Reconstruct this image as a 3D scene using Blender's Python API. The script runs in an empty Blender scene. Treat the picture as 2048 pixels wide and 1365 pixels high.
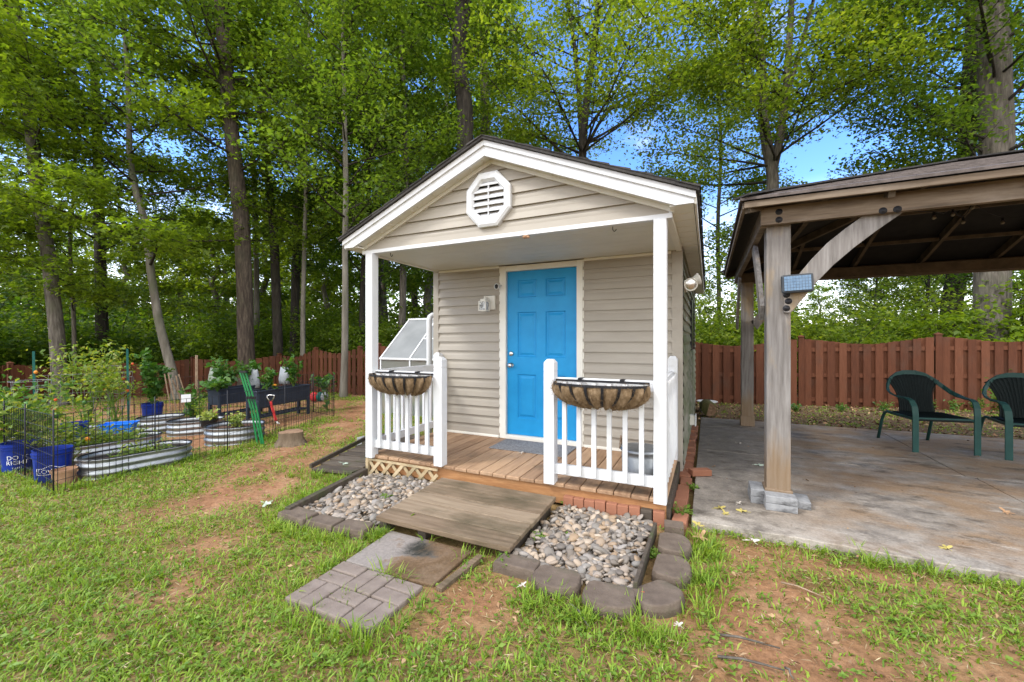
import bpy, bmesh, math, random
import numpy as np
from mathutils import Vector, Matrix

random.seed(7); RNG = np.random.default_rng(11)
scene = bpy.context.scene
COL = scene.collection
R = math.radians

# ------------------------------------------------------------------ camera, sky, sun, exposure
TH, FPX, Y0, CAMH = R(25.4), 826.0, 682.0, 1.42
CS_, SN_ = math.cos(TH), math.sin(TH)
cam_d = bpy.data.cameras.new('camera'); cam = bpy.data.objects.new('camera', cam_d); COL.objects.link(cam)
cam.location = (0, 0, CAMH); cam.rotation_euler = (R(90), 0, TH)
cam_d.sensor_width = 36; cam_d.lens = 36*FPX/2048; cam_d.clip_start = .05; cam_d.clip_end = 2000
cam_d.shift_y = -(682.5-Y0)/2048
scene.camera = cam
SUN_AZ, SUN_EL = math.atan2(-.56, -.60), R(47)          # azimuth measured from +Y towards +X
sun_d = bpy.data.lights.new('sun', 'SUN'); sun_d.energy = 1.1; sun_d.angle = R(11); sun_d.color = (1, .965, .90)
sun = bpy.data.objects.new('sun', sun_d); COL.objects.link(sun)
sv = Vector((math.sin(SUN_AZ)*math.cos(SUN_EL), math.cos(SUN_AZ)*math.cos(SUN_EL), math.sin(SUN_EL)))
sun.rotation_euler = sv.to_track_quat('Z', 'Y').to_euler()
sun.location = (-4, -6, 20)
world = bpy.data.worlds.new('World'); scene.world = world; world.use_nodes = True
wn, wl = world.node_tree.nodes, world.node_tree.links
wn.clear()
wo = wn.new('ShaderNodeOutputWorld'); bg = wn.new('ShaderNodeBackground'); sky = wn.new('ShaderNodeTexSky')
sky.sky_type = 'NISHITA'; sky.sun_disc = False; sky.sun_elevation = SUN_EL; sky.sun_rotation = SUN_AZ
sky.air_density = 1.0; sky.dust_density = .6; sky.ozone_density = 3.0
tc = wn.new('ShaderNodeTexCoord'); mp = wn.new('ShaderNodeMapping'); mp.inputs['Scale'].default_value = (1.3, 1.3, 3.2)
mp.inputs['Location'].default_value = (2.3, .4, .1)
nz = wn.new('ShaderNodeTexNoise'); nz.inputs['Scale'].default_value = 1.6; nz.inputs['Detail'].default_value = 7; nz.inputs['Roughness'].default_value = .58
rp = wn.new('ShaderNodeValToRGB'); rp.color_ramp.elements[0].position = .62; rp.color_ramp.elements[1].position = .92
sx = wn.new('ShaderNodeSeparateXYZ')
hz = wn.new('ShaderNodeMapRange'); hz.inputs['From Min'].default_value = .02; hz.inputs['From Max'].default_value = .31
hz.inputs['To Min'].default_value = .85; hz.inputs['To Max'].default_value = 0
mxh = wn.new('ShaderNodeMath'); mxh.operation = 'MAXIMUM'
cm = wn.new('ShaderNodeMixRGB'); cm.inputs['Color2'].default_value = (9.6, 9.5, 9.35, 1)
hs = wn.new('ShaderNodeHueSaturation'); hs.inputs['Saturation'].default_value = 1.25; hs.inputs['Hue'].default_value = .512; hs.inputs['Value'].default_value = 1.35
wl.new(tc.outputs['Generated'], mp.inputs['Vector']); wl.new(mp.outputs[0], nz.inputs['Vector'])
wl.new(tc.outputs['Generated'], sx.inputs[0]); wl.new(sx.outputs['Z'], hz.inputs['Value'])
wl.new(nz.outputs['Fac'], rp.inputs['Fac']); wl.new(rp.outputs['Color'], mxh.inputs[0]); wl.new(hz.outputs[0], mxh.inputs[1])
vd = wn.new('ShaderNodeVectorMath'); vd.operation = 'DOT_PRODUCT'; vd.inputs[1].default_value = (SN_*.92, -CS_*.92, .38)   # unseen cloud bank added behind the viewer for whiter, stronger fill light
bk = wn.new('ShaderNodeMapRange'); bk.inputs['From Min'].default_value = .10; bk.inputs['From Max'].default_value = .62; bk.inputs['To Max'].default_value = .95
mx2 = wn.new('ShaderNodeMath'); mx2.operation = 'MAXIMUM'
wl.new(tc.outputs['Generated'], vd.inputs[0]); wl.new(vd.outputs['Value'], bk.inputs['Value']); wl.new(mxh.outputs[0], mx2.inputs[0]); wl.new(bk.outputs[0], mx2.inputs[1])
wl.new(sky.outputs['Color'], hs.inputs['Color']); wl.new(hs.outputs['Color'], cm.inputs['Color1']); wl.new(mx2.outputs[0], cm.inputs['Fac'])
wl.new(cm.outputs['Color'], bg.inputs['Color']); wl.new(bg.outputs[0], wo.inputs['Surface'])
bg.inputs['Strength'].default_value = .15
scene.view_settings.view_transform = 'Standard'; scene.view_settings.look = 'None'
scene.view_settings.exposure = 1.15; scene.view_settings.gamma = 1
cy = scene.cycles
cy.max_bounces = 9; cy.diffuse_bounces = 6; cy.glossy_bounces = 3; cy.transmission_bounces = 7; cy.transparent_max_bounces = 8
cy.caustics_reflective = False; cy.caustics_refractive = False
cy.use_denoising = True; cy.sample_clamp_indirect = 8
try: cy.denoising_input_passes = 'RGB_ALBEDO_NORMAL'
except Exception: pass

# ------------------------------------------------------------------ maths: terrain, pixel rays
CS, SN = math.cos(TH), math.sin(TH)
def cam_xy(x, y): return x*CS+y*SN, -x*SN+y*CS
def sp(a): return np.log1p(np.exp(np.clip(np.asarray(a, float)*2, -30, 30)))/2
def hashn(ix, iy, s=0):
    v = np.sin(ix*127.1+iy*311.7+s*74.7)*43758.5453
    return v-np.floor(v)
def vnoise(x, y, s=0):
    x = np.asarray(x, float); y = np.asarray(y, float)
    ix, iy = np.floor(x), np.floor(y); fx, fy = x-ix, y-iy
    fx = fx*fx*(3-2*fx); fy = fy*fy*(3-2*fy)
    a, b, c, d = hashn(ix, iy, s), hashn(ix+1, iy, s), hashn(ix, iy+1, s), hashn(ix+1, iy+1, s)
    return a+(b-a)*fx+(c-a)*fy+(a-b-c+d)*fx*fy
def fbm(x, y, s=0, o=4):
    t = 0; a = .5
    for i in range(o):
        t = t+a*vnoise(x*2**i, y*2**i, s+i*3.1); a *= .5
    return t/(1-.5**o)
def zt(x, y):
    X, Y = cam_xy(np.asarray(x, float), np.asarray(y, float))
    z = -.02*np.clip(-X-.3, 0, 3.7)-.035*sp(-X-4)-.02*sp(Y-11)
    return np.maximum(z, -.55)
def ray(px, py):
    return Vector(((px-1024)/FPX*CS-SN, (px-1024)/FPX*SN+CS, (Y0-py)/FPX))
def at(px, py, Y):                      # point seen at a pixel, Y metres in front of the camera
    return Vector((0, 0, CAMH))+ray(px, py)*Y
def gnd(px, py):                        # point of the terrain seen at a pixel
    z = 0.
    for i in range(50):
        d = ray(px, py); t = (z-CAMH)/d.z; p = Vector((0, 0, CAMH))+d*t
        z = .5*z+.5*float(zt(p.x, p.y))
    return p

# ------------------------------------------------------------------ object helpers
def tag(o, label=None, cat=None, group=None, kind=None):
    if label: o['label'] = label
    if cat: o['category'] = cat
    if group: o['group'] = group
    if kind: o['kind'] = kind
    return o
def thing(name, label, cat, loc=(0, 0, 0), rz=0, group=None):
    o = bpy.data.objects.new(name, None); COL.objects.link(o)
    o.location = loc; o.rotation_euler = (0, 0, rz); o.empty_display_size = .2
    return tag(o, label, cat, group)
def copy_tree(o, parent=None):
    c = o.copy(); COL.objects.link(c); c.parent = parent
    for ch in list(o.children): copy_tree(ch, c)
    return c
def origin_of(p):
    v = Vector((0, 0, 0))
    while p is not None: v += Vector(p.location); p = p.parent
    return v
def link_mesh(name, me, mat, parent=None, local=False, smooth=False, bevel=0):
    """me holds world coordinates unless local; under a parent they are shifted to it."""
    o = bpy.data.objects.new(name, me); COL.objects.link(o)
    if mat is not None: me.materials.append(mat)
    if parent is not None:
        o.parent = parent
        if not local:
            v = origin_of(parent)
            if v.length > 0: me.transform(Matrix.Translation(-v))
    if smooth: me.polygons.foreach_set('use_smooth', np.ones(len(me.polygons), bool))
    if bevel:
        b = o.modifiers.new('bevel', 'BEVEL'); b.width = bevel; b.segments = 2; b.limit_method = 'ANGLE'; b.angle_limit = R(40)
    return o
def set_origin(o, p):
    """move the origin of a top-level mesh object to p, keeping the shape in place"""
    o.data.transform(Matrix.Translation(-Vector(p))); o.location = p
    return o

class MB:
    def __init__(s): s.v = []; s.f = []
    def add(s, vs, fs):
        n = len(s.v); s.v.extend([tuple(v) for v in vs]); s.f.extend([tuple(i+n for i in f) for f in fs]); return s
    def box(s, x0, x1, y0, y1, z0, z1, M=None):
        vs = [Vector(p) for p in ((x0,y0,z0),(x1,y0,z0),(x1,y1,z0),(x0,y1,z0),(x0,y0,z1),(x1,y0,z1),(x1,y1,z1),(x0,y1,z1))]
        if M is not None: vs = [M @ v for v in vs]
        return s.add(vs, [(3,2,1,0),(4,5,6,7),(0,1,5,4),(1,2,6,5),(2,3,7,6),(3,0,4,7)])
    def bar(s, a, b, w, h, up=(0,0,1)):
        """square bar from a to b, w across and h along up"""
        a, b = Vector(a), Vector(b); d = (b-a).normalized(); u = Vector(up)
        r = d.cross(u)
        if r.length < 1e-4: r = d.cross(Vector((1,0,0)))
        r.normalize(); u = r.cross(d).normalized()
        vs = []
        for p in (a, b):
            for i, j in ((-1,-1),(1,-1),(1,1),(-1,1)): vs.append(p+r*(i*w/2)+u*(j*h/2))
        return s.add(vs, [(0,1,2,3),(7,6,5,4),(1,0,4,5),(2,1,5,6),(3,2,6,7),(0,3,7,4)])
    def tube(s, pts, rad, n=8, cap=True, flat=None):
        """tube through pts; flat=(w,h,up-vector) makes a strap instead"""
        pts = [Vector(p) for p in pts]; m = len(pts)
        rads = rad if hasattr(rad, '__len__') else [rad]*m
        vs = []; ref = None
        for i, p in enumerate(pts):
            d = (pts[min(i+1, m-1)]-pts[max(i-1, 0)])
            d = d.normalized() if d.length > 1e-9 else Vector((0,0,1))
            if ref is None:
                ref = d.cross(Vector((0,0,1)))
                if ref.length < .05: ref = d.cross(Vector((0,1,0)))
                ref.normalize()
            r = (ref-d*ref.dot(d)).normalized(); u = r.cross(d); ref = r
            for k in range(n):
                a = 2*math.pi*k/n
                vs.append(p+(r*math.cos(a)+u*math.sin(a))*rads[i])
        fs = [(i*n+k, i*n+(k+1)%n, (i+1)*n+(k+1)%n, (i+1)*n+k) for i in range(m-1) for k in range(n)]
        if cap: fs += [tuple(range(n))[::-1], tuple(range((m-1)*n, m*n))]
        return s.add(vs, fs)
    def strap(s, pts, widths, thick):
        """flat band through pts; widths = list of half-width vectors"""
        pts = [Vector(p) for p in pts]; m = len(pts); vs = []
        for i, p in enumerate(pts):
            d = (pts[min(i+1, m-1)]-pts[max(i-1, 0)]).normalized(); w = Vector(widths[i]); nn = d.cross(w).normalized()*thick/2
            vs += [p-w-nn, p+w-nn, p+w+nn, p-w+nn]
        fs = [(i*4+k, i*4+(k+1)%4, (i+1)*4+(k+1)%4, (i+1)*4+k) for i in range(m-1) for k in range(4)]
        return s.add(vs, fs+[(0,1,2,3)[::-1], tuple(range((m-1)*4, m*4))])
    def lathe(s, prof, c=(0,0,0), n=24, cap=False, sy=1.):
        c = Vector(c); vs = []
        for r, z in prof:
            for k in range(n):
                a = 2*math.pi*k/n; vs.append(c+Vector((r*math.cos(a), sy*r*math.sin(a), z)))
        m = len(prof)
        fs = [(i*n+k, i*n+(k+1)%n, (i+1)*n+(k+1)%n, (i+1)*n+k) for i in range(m-1) for k in range(n)]
        if cap: fs += [tuple(range(n))[::-1], tuple(range((m-1)*n, m*n))]
        return s.add(vs, fs)
    def prism(s, poly, axis, a, b):
        """poly of 2D points in the plane across axis, extruded from a to b"""
        def P(u, w, t): return {'x': (t, u, w), 'y': (u, t, w), 'z': (u, w, t)}[axis]
        n = len(poly); vs = [P(u, w, a) for u, w in poly]+[P(u, w, b) for u, w in poly]
        fs = [tuple(range(n))[::-1], tuple(range(n, 2*n))]+[(i, (i+1)%n, n+(i+1)%n, n+i) for i in range(n)]
        return s.add(vs, fs)
    def sphere(s, c, r, n=10, m=7, sc=(1,1,1), jit=0):
        c = Vector(c); vs = [c+Vector((0,0,-r*sc[2]))]
        for i in range(1, m):
            t = math.pi*i/m-math.pi/2
            for k in range(n):
                a = 2*math.pi*k/n; q = 1+jit*(random.random()-.5)
                vs.append(c+Vector((r*sc[0]*math.cos(t)*math.cos(a)*q, r*sc[1]*math.cos(t)*math.sin(a)*q, r*sc[2]*math.sin(t)*q)))
        vs.append(c+Vector((0,0,r*sc[2]))); L = len(vs)-1
        fs = [(0, 1+(k+1)%n, 1+k) for k in range(n)]
        for i in range(m-2):
            fs += [(1+i*n+k, 1+i*n+(k+1)%n, 1+(i+1)*n+(k+1)%n, 1+(i+1)*n+k) for k in range(n)]
        fs += [(L, 1+(m-2)*n+k, 1+(m-2)*n+(k+1)%n) for k in range(n)]
        return s.add(vs, fs)
    def build(s, name, mat, parent=None, local=False, smooth=False, bevel=0, fix=True):
        me = bpy.data.meshes.new(name); me.from_pydata([tuple(v) for v in s.v], [], s.f)
        if fix:
            bm = bmesh.new(); bm.from_mesh(me); bmesh.ops.recalc_face_normals(bm, faces=bm.faces); bm.to_mesh(me); bm.free()
        return link_mesh(name, me, mat, parent, local, smooth, bevel)

def quads_mesh(name, V, k=4):
    """numpy (n*k,3) vertices -> mesh of n separate k-gons"""
    V = np.ascontiguousarray(V, np.float32); n = len(V)//k
    me = bpy.data.meshes.new(name); me.vertices.add(n*k); me.vertices.foreach_set('co', V.ravel())
    me.loops.add(n*k); me.loops.foreach_set('vertex_index', np.arange(n*k, dtype=np.int32))
    me.polygons.add(n); me.polygons.foreach_set('loop_start', np.arange(0, n*k, k, dtype=np.int32))
    me.update(calc_edges=True)
    return me
def grid_mesh(name, V, idx):
    V = np.ascontiguousarray(V, np.float32); idx = np.ascontiguousarray(idx, np.int32); k = idx.shape[1]; n = len(idx)
    me = bpy.data.meshes.new(name); me.vertices.add(len(V)); me.vertices.foreach_set('co', V.ravel())
    me.loops.add(n*k); me.loops.foreach_set('vertex_index', idx.ravel())
    me.polygons.add(n); me.polygons.foreach_set('loop_start', np.arange(0, n*k, k, dtype=np.int32))
    me.update(calc_edges=True)
    return me

# ------------------------------------------------------------------ materials
def newmat(name):
    m = bpy.data.materials.new(name); m.use_nodes = True
    return m, m.node_tree.nodes, m.node_tree.links, m.node_tree.nodes['Principled BSDF']
def ramp(n, stops):
    r = n.new('ShaderNodeValToRGB'); e = r.color_ramp.elements
    while len(e) < len(stops): e.new(.5)
    for i, (p, c) in enumerate(stops): e[i].position = p; e[i].color = (*c, 1)
    return r
def coords(n, l, stretch, kind='Object'):
    t = n.new('ShaderNodeTexCoord'); m = n.new('ShaderNodeMapping'); m.inputs['Scale'].default_value = stretch
    l.new(t.outputs[kind], m.inputs['Vector']); return m
def noise(n, l, vec, scale, detail=5, rough=.6):
    z = n.new('ShaderNodeTexNoise'); z.inputs['Scale'].default_value = scale; z.inputs['Detail'].default_value = detail
    z.inputs['Roughness'].default_value = rough; l.new(vec.outputs[0], z.inputs['Vector']); return z
def pmat(name, stops, rough=.6, scale=6, stretch=(1,1,1), bump=.15, bscale=40, metal=0, spec=.25, detail=6, bstretch=None, over=None, island=0):
    """noise-driven colour between stops; over=(colour, scale, lo, hi, stretch): patches of a second colour;
    island mixes in a per-piece random so that boards or stones differ from one another"""
    m, n, l, p = newmat(name)
    v = coords(n, l, stretch); z = noise(n, l, v, scale, detail); fac = z.outputs['Fac']
    if island:
        g = n.new('ShaderNodeNewGeometry'); mx = n.new('ShaderNodeMix'); mx.inputs[0].default_value = island
        l.new(fac, mx.inputs[2]); l.new(g.outputs['Random Per Island'], mx.inputs[3]); fac = mx.outputs[0]
    r = ramp(n, stops); l.new(fac, r.inputs['Fac']); col = r.outputs['Color']
    if over:
        oc, osc, lo, hi, ost = over
        z2 = noise(n, l, coords(n, l, ost), osc, 7, .62); r2 = ramp(n, [(lo, (0,0,0)), (hi, (1,1,1))]); l.new(z2.outputs['Fac'], r2.inputs['Fac'])
        mx = n.new('ShaderNodeMixRGB'); mx.inputs['Color2'].default_value = (*oc, 1)
        l.new(r2.outputs['Color'], mx.inputs['Fac']); l.new(col, mx.inputs['Color1']); col = mx.outputs['Color']
    l.new(col, p.inputs['Base Color']); p.inputs['Roughness'].default_value = rough; p.inputs['Metallic'].default_value = metal
    p.inputs['Specular IOR Level'].default_value = spec
    if bump:
        zb = noise(n, l, coords(n, l, bstretch or stretch), bscale, 5); b = n.new('ShaderNodeBump'); b.inputs['Strength'].default_value = bump; b.inputs['Distance'].default_value = .01
        l.new(zb.outputs['Fac'], b.inputs['Height']); l.new(b.outputs[0], p.inputs['Normal'])
    return m
def leafmat(name, stops, trans=.45, tcol=1.25, rough=.5, nscale=.35, spec=.35):
    m, n, l, p = newmat(name)
    g = n.new('ShaderNodeNewGeometry'); z = noise(n, l, coords(n, l, (1,1,1)), nscale, 3)
    mx = n.new('ShaderNodeMix'); mx.inputs[0].default_value = .55; l.new(z.outputs['Fac'], mx.inputs[2]); l.new(g.outputs['Random Per Island'], mx.inputs[3])
    r = ramp(n, stops); l.new(mx.outputs[0], r.inputs['Fac']); l.new(r.outputs['Color'], p.inputs['Base Color'])
    p.inputs['Roughness'].default_value = rough; p.inputs['Specular IOR Level'].default_value = spec
    t = n.new('ShaderNodeBsdfTranslucent'); k = n.new('ShaderNodeMixRGB'); k.blend_type = 'MULTIPLY'; k.inputs['Fac'].default_value = 1
    k.inputs['Color2'].default_value = (1.25*tcol, 1.2*tcol, .35*tcol, 1); l.new(r.outputs['Color'], k.inputs['Color1']); l.new(k.outputs['Color'], t.inputs['Color'])
    ms = n.new('ShaderNodeMixShader'); ms.inputs[0].default_value = trans
    l.new(p.outputs[0], ms.inputs[1]); l.new(t.outputs[0], ms.inputs[2]); l.new(ms.outputs[0], n['Material Output'].inputs['Surface'])
    return m

WHITE = pmat('white_vinyl', [(.3, (.60,.615,.64)), (.7, (.68,.69,.705))], .45, 3, bump=.06, over=((.42,.40,.32), 7, .56, .95, (1,1,.3)))
SOFFIT = pmat('soffit_vinyl', [(.3, (.66,.64,.57)), (.7, (.72,.70,.64))], .5, 3, bump=.03, over=((.40,.37,.28), 12, .62, .8, (1,1,1)))
SIDING = pmat('beige_siding', [(.3, (.325,.295,.25)), (.7, (.375,.34,.29))], .5, 2, stretch=(1,1,3), bump=.06, bscale=60, bstretch=(.15,.15,1.5))
SIDING_ALGAE = pmat('beige_siding_algae', [(.3, (.285,.265,.21)), (.7, (.36,.33,.275))], .55, 2, bump=.06, bscale=60, over=((.10,.125,.05), 2.2, .36, .66, (1,.6,1.2)))
CASING = pmat('door_casing', [(.3, (.70,.69,.63)), (.7, (.77,.75,.69))], .5, 4, bump=.03)
BLUE = pmat('blue_door_paint', [(.3, (.012,.25,.56)), (.7, (.018,.30,.64))], .42, 5, bump=.05, bscale=90, bstretch=(1,1,.15))
METAL = pmat('brushed_metal', [(.3, (.55,.54,.52)), (.7, (.66,.65,.63))], .25, 12, metal=1, bump=.02)
SHINGLE = pmat('charcoal_shingles', [(.3, (.022,.021,.021)), (.7, (.075,.07,.066))], .9, 30, bump=.6, bscale=120, island=.4)
BROWN_SHINGLE = pmat('brown_shingles', [(.3, (.075,.062,.056)), (.7, (.155,.13,.12))], .85, 14, bump=.5, bscale=110, over=((.05,.045,.04), 9, .60, .78, (1,1,1)))
DECK = pmat('deck_wood', [(.25, (.20,.115,.065)), (.55, (.36,.23,.14)), (.8, (.47,.31,.19))], .65, 5, stretch=(7,.8,7), bump=.35, bscale=14, bstretch=(9,.7,9), over=((.07,.06,.04), 2.6, .56, .80, (1,1,1)), island=.35)
RIMWOOD = pmat('rim_wood', [(.25, (.25,.115,.05)), (.55, (.40,.20,.085)), (.8, (.50,.28,.13))], .65, 5, stretch=(.8,6,6), bump=.3, bscale=14, bstretch=(.7,9,9), over=((.12,.085,.05), 3, .58, .78, (.6,1,2)))
LATTICE = pmat('lattice_wood', [(.25, (.33,.24,.13)), (.75, (.52,.42,.27))], .75, 14, bump=.3, over=((.20,.18,.11), 5, .5, .75, (1,1,1)), island=.4)
RAMPW = pmat('ramp_wood', [(.22, (.085,.055,.033)), (.5, (.20,.145,.095)), (.8, (.31,.245,.17))], .75, 4, stretch=(.6,8,8), bump=.6, bscale=14, bstretch=(.5,11,11), over=((.075,.06,.033), 2.1, .48, .70, (.7,1.6,1)), island=.35)
MOSSW = pmat('mossy_dark_wood', [(.22, (.032,.025,.02)), (.5, (.085,.068,.052)), (.8, (.15,.125,.095))], .7, 4, stretch=(.6,8,8), bump=.45, bscale=14, bstretch=(.5,11,11), over=((.055,.07,.025), 4, .54, .72, (1,1,1)), island=.35)
GAZWOOD = pmat('grey_weathered_cedar', [(.22, (.10,.09,.083)), (.5, (.205,.19,.18)), (.8, (.32,.305,.295))], .8, 5, stretch=(7,7,.5), bump=.35, bscale=16, bstretch=(9,9,.45), over=((.36,.25,.12), 2.2, .54, .74, (1.4,1.4,.5)))
def post_mat():
    # the post's foot is stained brown by splash and damp
    m = GAZWOOD.copy(); m.name = 'cedar_post_damp_foot'; n, l = m.node_tree.nodes, m.node_tree.links; p = n['Principled BSDF']; src = p.inputs['Base Color'].links[0].from_socket
    v = coords(n, l, (1,1,1)); s = n.new('ShaderNodeSeparateXYZ'); l.new(v.outputs[0], s.inputs[0]); z1 = noise(n, l, coords(n, l, (6,6,1.2)), 2.5, 6); a = n.new('ShaderNodeMath'); a.operation = 'MULTIPLY_ADD'; a.inputs[1].default_value = -.62; l.new(z1.outputs['Fac'], a.inputs[0]); l.new(s.outputs['Z'], a.inputs[2])
    r = ramp(n, [(.0, (.62,.62,.62)), (.30, (0,0,0))]); l.new(a.outputs[0], r.inputs['Fac']); mx = n.new('ShaderNodeMixRGB'); mx.inputs['Color2'].default_value = (.235,.145,.065,1); l.new(r.outputs['Color'], mx.inputs['Fac']); l.new(src, mx.inputs['Color1']); l.new(mx.outputs['Color'], p.inputs['Base Color']); return m
POSTWOOD = post_mat()
BEAMWOOD = pmat('brown_weathered_cedar', [(.22, (.065,.048,.034)), (.5, (.16,.12,.085)), (.8, (.27,.215,.16))], .8, 4, stretch=(.5,7,7), bump=.35, bscale=16, bstretch=(.45,9,9), over=((.30,.25,.20), 1.6, .50, .75, (.6,1,2)))
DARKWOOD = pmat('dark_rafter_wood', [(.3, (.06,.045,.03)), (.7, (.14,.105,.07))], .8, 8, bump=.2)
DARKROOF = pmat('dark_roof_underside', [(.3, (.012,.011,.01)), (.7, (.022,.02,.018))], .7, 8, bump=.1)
CONCRETE_BLK = pmat('grey_concrete_block', [(.3, (.22,.225,.235)), (.7, (.32,.325,.335))], .9, 25, bump=.35, bscale=120, over=((.09,.09,.093), 5, .52, .66, (1,1,2)))
BRICK = pmat('red_brick', [(.1, (.20,.085,.05)), (.5, (.34,.15,.09)), (.9, (.42,.225,.15))], .85, 9, bump=.4, bscale=70, over=((.12,.10,.085), 6, .58, .75, (1,1,1)), island=.55)
EDGER = pmat('brown_edging_block', [(.3, (.09,.068,.052)), (.7, (.17,.132,.102))], .9, 9, bump=.5, bscale=110, over=((.075,.07,.045), 5, .52, .72, (1,1,1)))
PAVER = pmat('greybrown_paver', [(.2, (.155,.122,.10)), (.8, (.265,.218,.185))], .9, 14, bump=.4, bscale=110, over=((.17,.14,.11), 5, .55, .75, (1,1,1)))
SLAB_ = pmat('stained_slab', [(.3, (.25,.205,.165)), (.7, (.33,.28,.235))], .9, 6, bump=.35, bscale=80, over=((.19,.12,.065), 2.2, .44, .58, (1,1,1)))
STONE = pmat('river_stone', [(.0, (.085,.08,.078)), (.2, (.17,.145,.12)), (.4, (.22,.205,.185)), (.55, (.31,.22,.14)), (.7, (.27,.25,.23)), (.85, (.38,.30,.22)), (1, (.52,.47,.40))], .6, 3, bump=.12, bscale=60, island=.85)
FENCEW = pmat('red_brown_fence', [(.2, (.068,.023,.011)), (.55, (.115,.040,.019)), (.85, (.155,.060,.031))], .8, 5, stretch=(6,6,.7), bump=.3, bscale=14, bstretch=(8,8,.5), island=.4, over=((.085,.045,.03), 2.4, .54, .82, (1,1,.7)))
IRON = pmat('black_iron', [(.3, (.010,.010,.012)), (.7, (.022,.022,.026))], .5, 20, bump=.05)
def slab_mat():
    m, n, l, p = newmat('stained_slab'); v = coords(n, l, (1,1,1)); z1 = noise(n, l, v, 3.2, 9, .68); z2 = noise(n, l, v, 45, 5, .65); s = n.new('ShaderNodeSeparateXYZ'); l.new(v.outputs[0], s.inputs[0])
    mr = n.new('ShaderNodeMapRange'); mr.inputs['From Min'].default_value = -.30; mr.inputs['From Max'].default_value = .30; mr.inputs['To Min'].default_value = -.22; mr.inputs['To Max'].default_value = .16; l.new(s.outputs['X'], mr.inputs['Value'])
    a = n.new('ShaderNodeMath'); l.new(z1.outputs['Fac'], a.inputs[0]); l.new(mr.outputs[0], a.inputs[1]); r = ramp(n, [(.42, (.265,.235,.21)), (.50, (.20,.135,.085)), (.62, (.135,.085,.045)), (.78, (.20,.14,.09))]); l.new(a.outputs[0], r.inputs['Fac'])
    d = n.new('ShaderNodeVectorMath'); d.operation = 'DISTANCE'; d.inputs[1].default_value = (.02, .10, .02); l.new(v.outputs[0], d.inputs[0]); b = n.new('ShaderNodeMath'); b.operation = 'MULTIPLY_ADD'; b.inputs[1].default_value = .75; l.new(z1.outputs['Fac'], b.inputs[0]); l.new(d.outputs['Value'], b.inputs[2])
    r2 = ramp(n, [(.38, (.95,.95,.95)), (.52, (0,0,0))]); l.new(b.outputs[0], r2.inputs['Fac']); mx = n.new('ShaderNodeMixRGB'); mx.inputs['Color2'].default_value = (.022,.024,.018,1); l.new(r2.outputs['Color'], mx.inputs['Fac']); l.new(r.outputs['Color'], mx.inputs['Color1'])
    r3 = ramp(n, [(.3, (.6,.6,.6)), (.62, (1,1,1))]); l.new(z2.outputs['Fac'], r3.inputs['Fac']); mu = n.new('ShaderNodeMixRGB'); mu.blend_type = 'MULTIPLY'; mu.inputs['Fac'].default_value = .7; l.new(mx.outputs['Color'], mu.inputs['Color1']); l.new(r3.outputs['Color'], mu.inputs['Color2'])
    l.new(mu.outputs['Color'], p.inputs['Base Color']); p.inputs['Roughness'].default_value = .9; p.inputs['Specular IOR Level'].default_value = .2
    bb = n.new('ShaderNodeBump'); bb.inputs['Strength'].default_value = .4; bb.inputs['Distance'].default_value = .01; l.new(z2.outputs['Fac'], bb.inputs['Height']); l.new(bb.outputs[0], p.inputs['Normal']); return m
SLAB = slab_mat()
COCO = pmat('coconut_liner', [(.25, (.075,.045,.022)), (.5, (.20,.135,.075)), (.75, (.36,.265,.17))], .95, 26, bump=.9, bscale=80, stretch=(1,1,.5))
GALV = pmat('galvanised_steel', [(.3, (.26,.28,.30)), (.7, (.42,.44,.46))], .42, 9, metal=.85, bump=.05, bscale=30)
SOIL = pmat('potting_soil', [(.3, (.04,.022,.014)), (.7, (.13,.075,.05))], .95, 30, bump=.8, bscale=60)
BUCKET = pmat('blue_bucket_plastic', [(.3, (.006,.022,.20)), (.7, (.010,.035,.27))], .4, 4, bump=.03)
TUBBLUE = pmat('bright_blue_plastic', [(.3, (.01,.16,.72)), (.7, (.02,.20,.80))], .4, 4, bump=.03)
LETTER = pmat('white_print', [(.3, (.72,.74,.78)), (.7, (.8,.8,.84))], .5, 6, bump=0)
PLANTERBOX = pmat('charcoal_plastic', [(.3, (.020,.026,.042)), (.7, (.032,.042,.062))], .5, 8, bump=.05)
GREENPOST = pmat('green_painted_steel', [(.3, (.006,.085,.075)), (.7, (.012,.12,.10))], .5, 8, bump=.08)
BRIGHTGREEN = pmat('bright_green_plastic', [(.3, (.005,.12,.03)), (.7, (.010,.17,.045))], .45, 8, bump=.05)
RED = pmat('red_plastic', [(.3, (.50,.025,.03)), (.7, (.60,.05,.05))], .4, 8, bump=.03)
CHAIRM = pmat('green_chair_metal', [(.3, (.014,.055,.050)), (.7, (.022,.075,.066))], .45, 10, bump=.04)
WICKER = pmat('dark_green_wicker', [(.3, (.004,.008,.009)), (.7, (.011,.020,.020))], .7, 60, bump=.5, bscale=140)
GREYPLAST = pmat('dark_grey_plastic', [(.3, (.035,.042,.05)), (.7, (.05,.058,.068))], .4, 8, bump=.02)
SOLARCELL = pmat('solar_lens', [(.3, (.10,.17,.27)), (.7, (.15,.24,.36))], .15, 30, bump=.02)
BLACKP = pmat('black_plastic', [(.3, (.012,.012,.013)), (.7, (.022,.022,.024))], .3, 8, bump=.02)
MATTRUG = pmat('grey_rubber_mat', [(.3, (.09,.09,.095)), (.7, (.26,.26,.27))], .9, 55, bump=.8, bscale=60)
BAGCLR = pmat('pale_grow_bag', [(.3, (.16,.19,.15)), (.7, (.26,.29,.24))], .35, 10, bump=.3, bscale=20)
PALEBAG = pmat('pale_bag', [(.3, (.19,.21,.23)), (.7, (.33,.35,.37))], .4, 10, bump=.3, bscale=20)
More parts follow.
